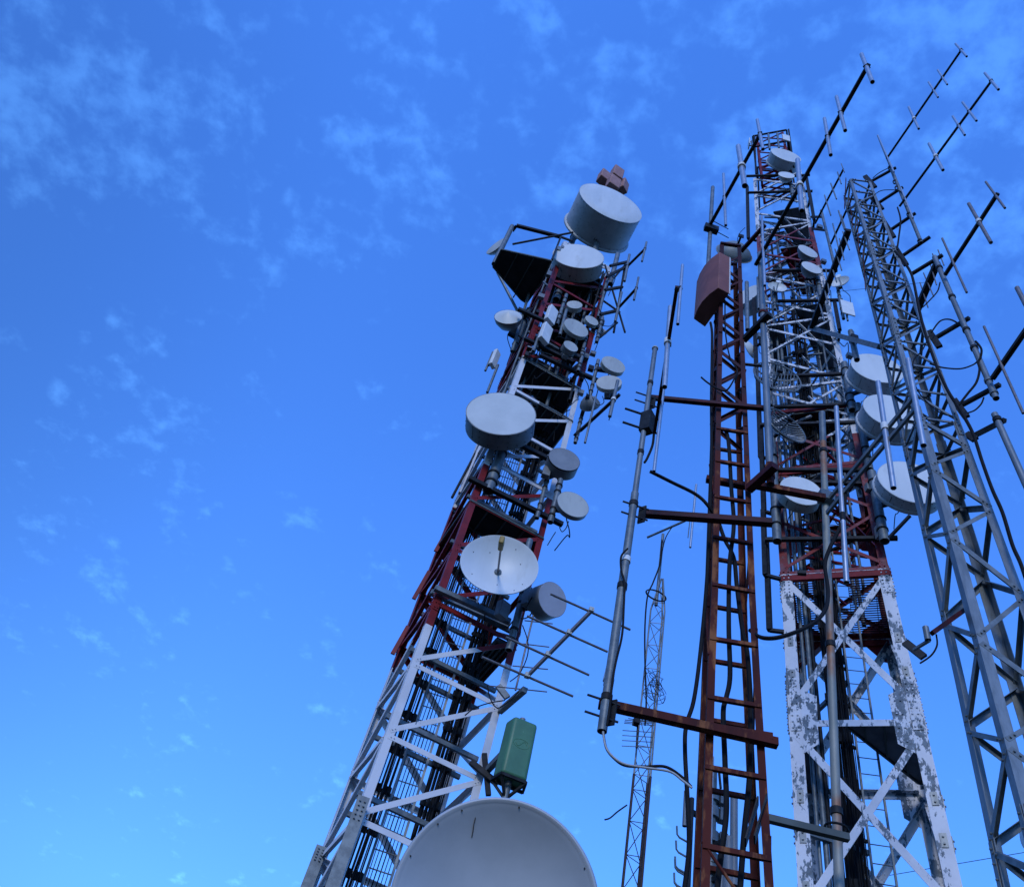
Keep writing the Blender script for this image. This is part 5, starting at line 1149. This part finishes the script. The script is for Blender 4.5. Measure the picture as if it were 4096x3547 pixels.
for k in (0, 3):                             # red gussets at the rear corners
    for z in (17.9, 22.3):
        for kk in (k+1, k-1):
            a = T3.corner(k, z); u_ = T3.corner(kk, z)-a; u_.z = 0; u_.normalize(); ot = T3.corner(2*k-kk, z)-a; ot.z = 0; nn = -ot.normalized()
            MB().slab([a+u_*.02+nn*.02+Vector((0, 0, -.9)), a+u_*.35+nn*.02+Vector((0, 0, -.8)), a+u_*.85+nn*.02+Vector((0, 0, -.1)), a+u_*.80+nn*.02+Vector((0, 0, .35)), a+u_*.02+nn*.02+Vector((0, 0, .9))], nn*.014).build('gusset_plate', REDD, t3, smooth=0)
for k in (3,): MB().box_beam(T3.corner(k, 16.8), T3.corner(k+1, 19.9), .05, .24, T3.nrm(k, 18)).build('deck_girder', REDD, t3, smooth=0)
for i, (az_, D_, z0, z1, r_, mt) in enumerate([(-.9, 14.6, 20, 28.5, .035, GALV), (.8, 15.8, 19, 29, .05, GALVB), (2.3, 14.9, 20, 29.3, .05, GALV), (3.6, 14.6, 21, 29.5, .04, GALV), (4.6, 14.3, 20, 28, .035, DARK), (-2.6, 14.5, 19, 28, .03, GALV)]):
    MB().pipe(polar(az_, D_, z0), polar(az_, D_, z1), r_).build('inner_pipe', mt, t1)
for i in range(26):
    z = 20.5+rn.random()*8; a0 = rn.uniform(-1.8, 2.5); a1 = a0+rn.uniform(.8, 2.6); D_ = 14.2+rn.random()*1.3
    MB().box_beam(polar(a0, D_, z), polar(a1, D_+rn.uniform(-.4, .4), z+rn.uniform(-.1, .1)), .05, .05).build('inner_beam', rn.choice((GALV, DARK, DARK, T1P)), t1, smooth=0)
for i in range(16):
    z = 20.5+rn.random()*8; k = rn.choice((1, 2, 1)); c = T1.corner(k, z)+Vector((rn.uniform(-.1, .15), -.15, 0))
    MB().box(c, (Vector((1, 0, 0)), Vector((0, 1, 0)), Vector((0, 0, 1))), .05+rn.random()*.05, .06, .07+rn.random()*.08).build('clamp_box', rn.choice((SHRG, DARK, GALV)), t1, smooth=0)
for i in range(14):                          # drip loops and jumper cables on the upper part of the left tower
    z = 19.5+i*.62; az_ = rn.choice((5.3, 5.6, 4.9, 3.0, 1.2, -1.6)); D_ = 14.0+rn.random()*.4; L_ = rn.uniform(.25, .6); s_ = rn.choice((-1, 1))
    cable(smoothp([polar(az_, D_, z), polar(az_+.7*s_*L_, D_-.1, z-.5*L_), polar(az_+1.6*s_*L_, D_-.1, z-1.1*L_), polar(az_+2.2*s_*L_, D_+.1, z-.5*L_), polar(az_+1.5*s_*L_, D_+.4, z-1.8*L_)], 6), .012, 'thin black jumper cable looping in the crowded upper part of the left tower', 'jumper cables in the upper left tower')
for i in range(16):
    z = 20+i*1.4; az_ = rn.choice((27.3, 28.0, 33.6, 34.2, 31.5)); D_ = 17.9; L_ = rn.uniform(.4, 1.0); s_ = rn.choice((-1, 1))
    cable(smoothp([polar(az_, D_, z), polar(az_+.6*s_*L_, D_-.1, z-.5*L_), polar(az_+1.3*s_*L_, D_-.1, z-1.1*L_), polar(az_+1.9*s_*L_, D_+.2, z-.4*L_), polar(az_+1.2*s_*L_, D_+.6, z-2.2*L_)], 6), .016, 'thin black jumper cable looping in the middle of the peeling tower', 'jumper cables on the peeling tower')
MB().tube(P(1808, 1990, 15.6), P(1921, 1776, 15.6), .035, 8).build('side_rod', DARK, t1)
MB().box_beam(P(1838, 1972, 15.3), P(1926, 1771, 15.3), .10, .05).build('side_channel', T1P, t1, smooth=0)
for x, y in ((1655, 2395), (1742, 2205), (1815, 2035), (1570, 2615)):
    MB().box_beam(P(x, y, 15.75), P(x+62, y-110, 15.75), .04, .09, (1, 0, 0)).build('side_channel', T1P, t1, smooth=0)

for k, z, hh in ((0, 16.9, 1.1), (0, 15.6, .9), (3, 16.9, 1.0)):
    a = T3.corner(k, z); MB().box_beam(a+Vector((0, 0, -.1)), a+Vector((0, 0, hh)), .34, .10, T3.nrm(k, z)).build('corner_casing', REDD, t3, smooth=0)
for i in range(16):
    z = 18.3+i*.42; MB().box_beam(polar(28.4+rn.random()*1.5, 18.6, z), polar(31.5+rn.random()*3, 19.6, z+rn.uniform(-.6, .9)), .05, .08).build('inner_beam', rn.choice((REDD, REDD, GALV, DARK)), t3, smooth=0)
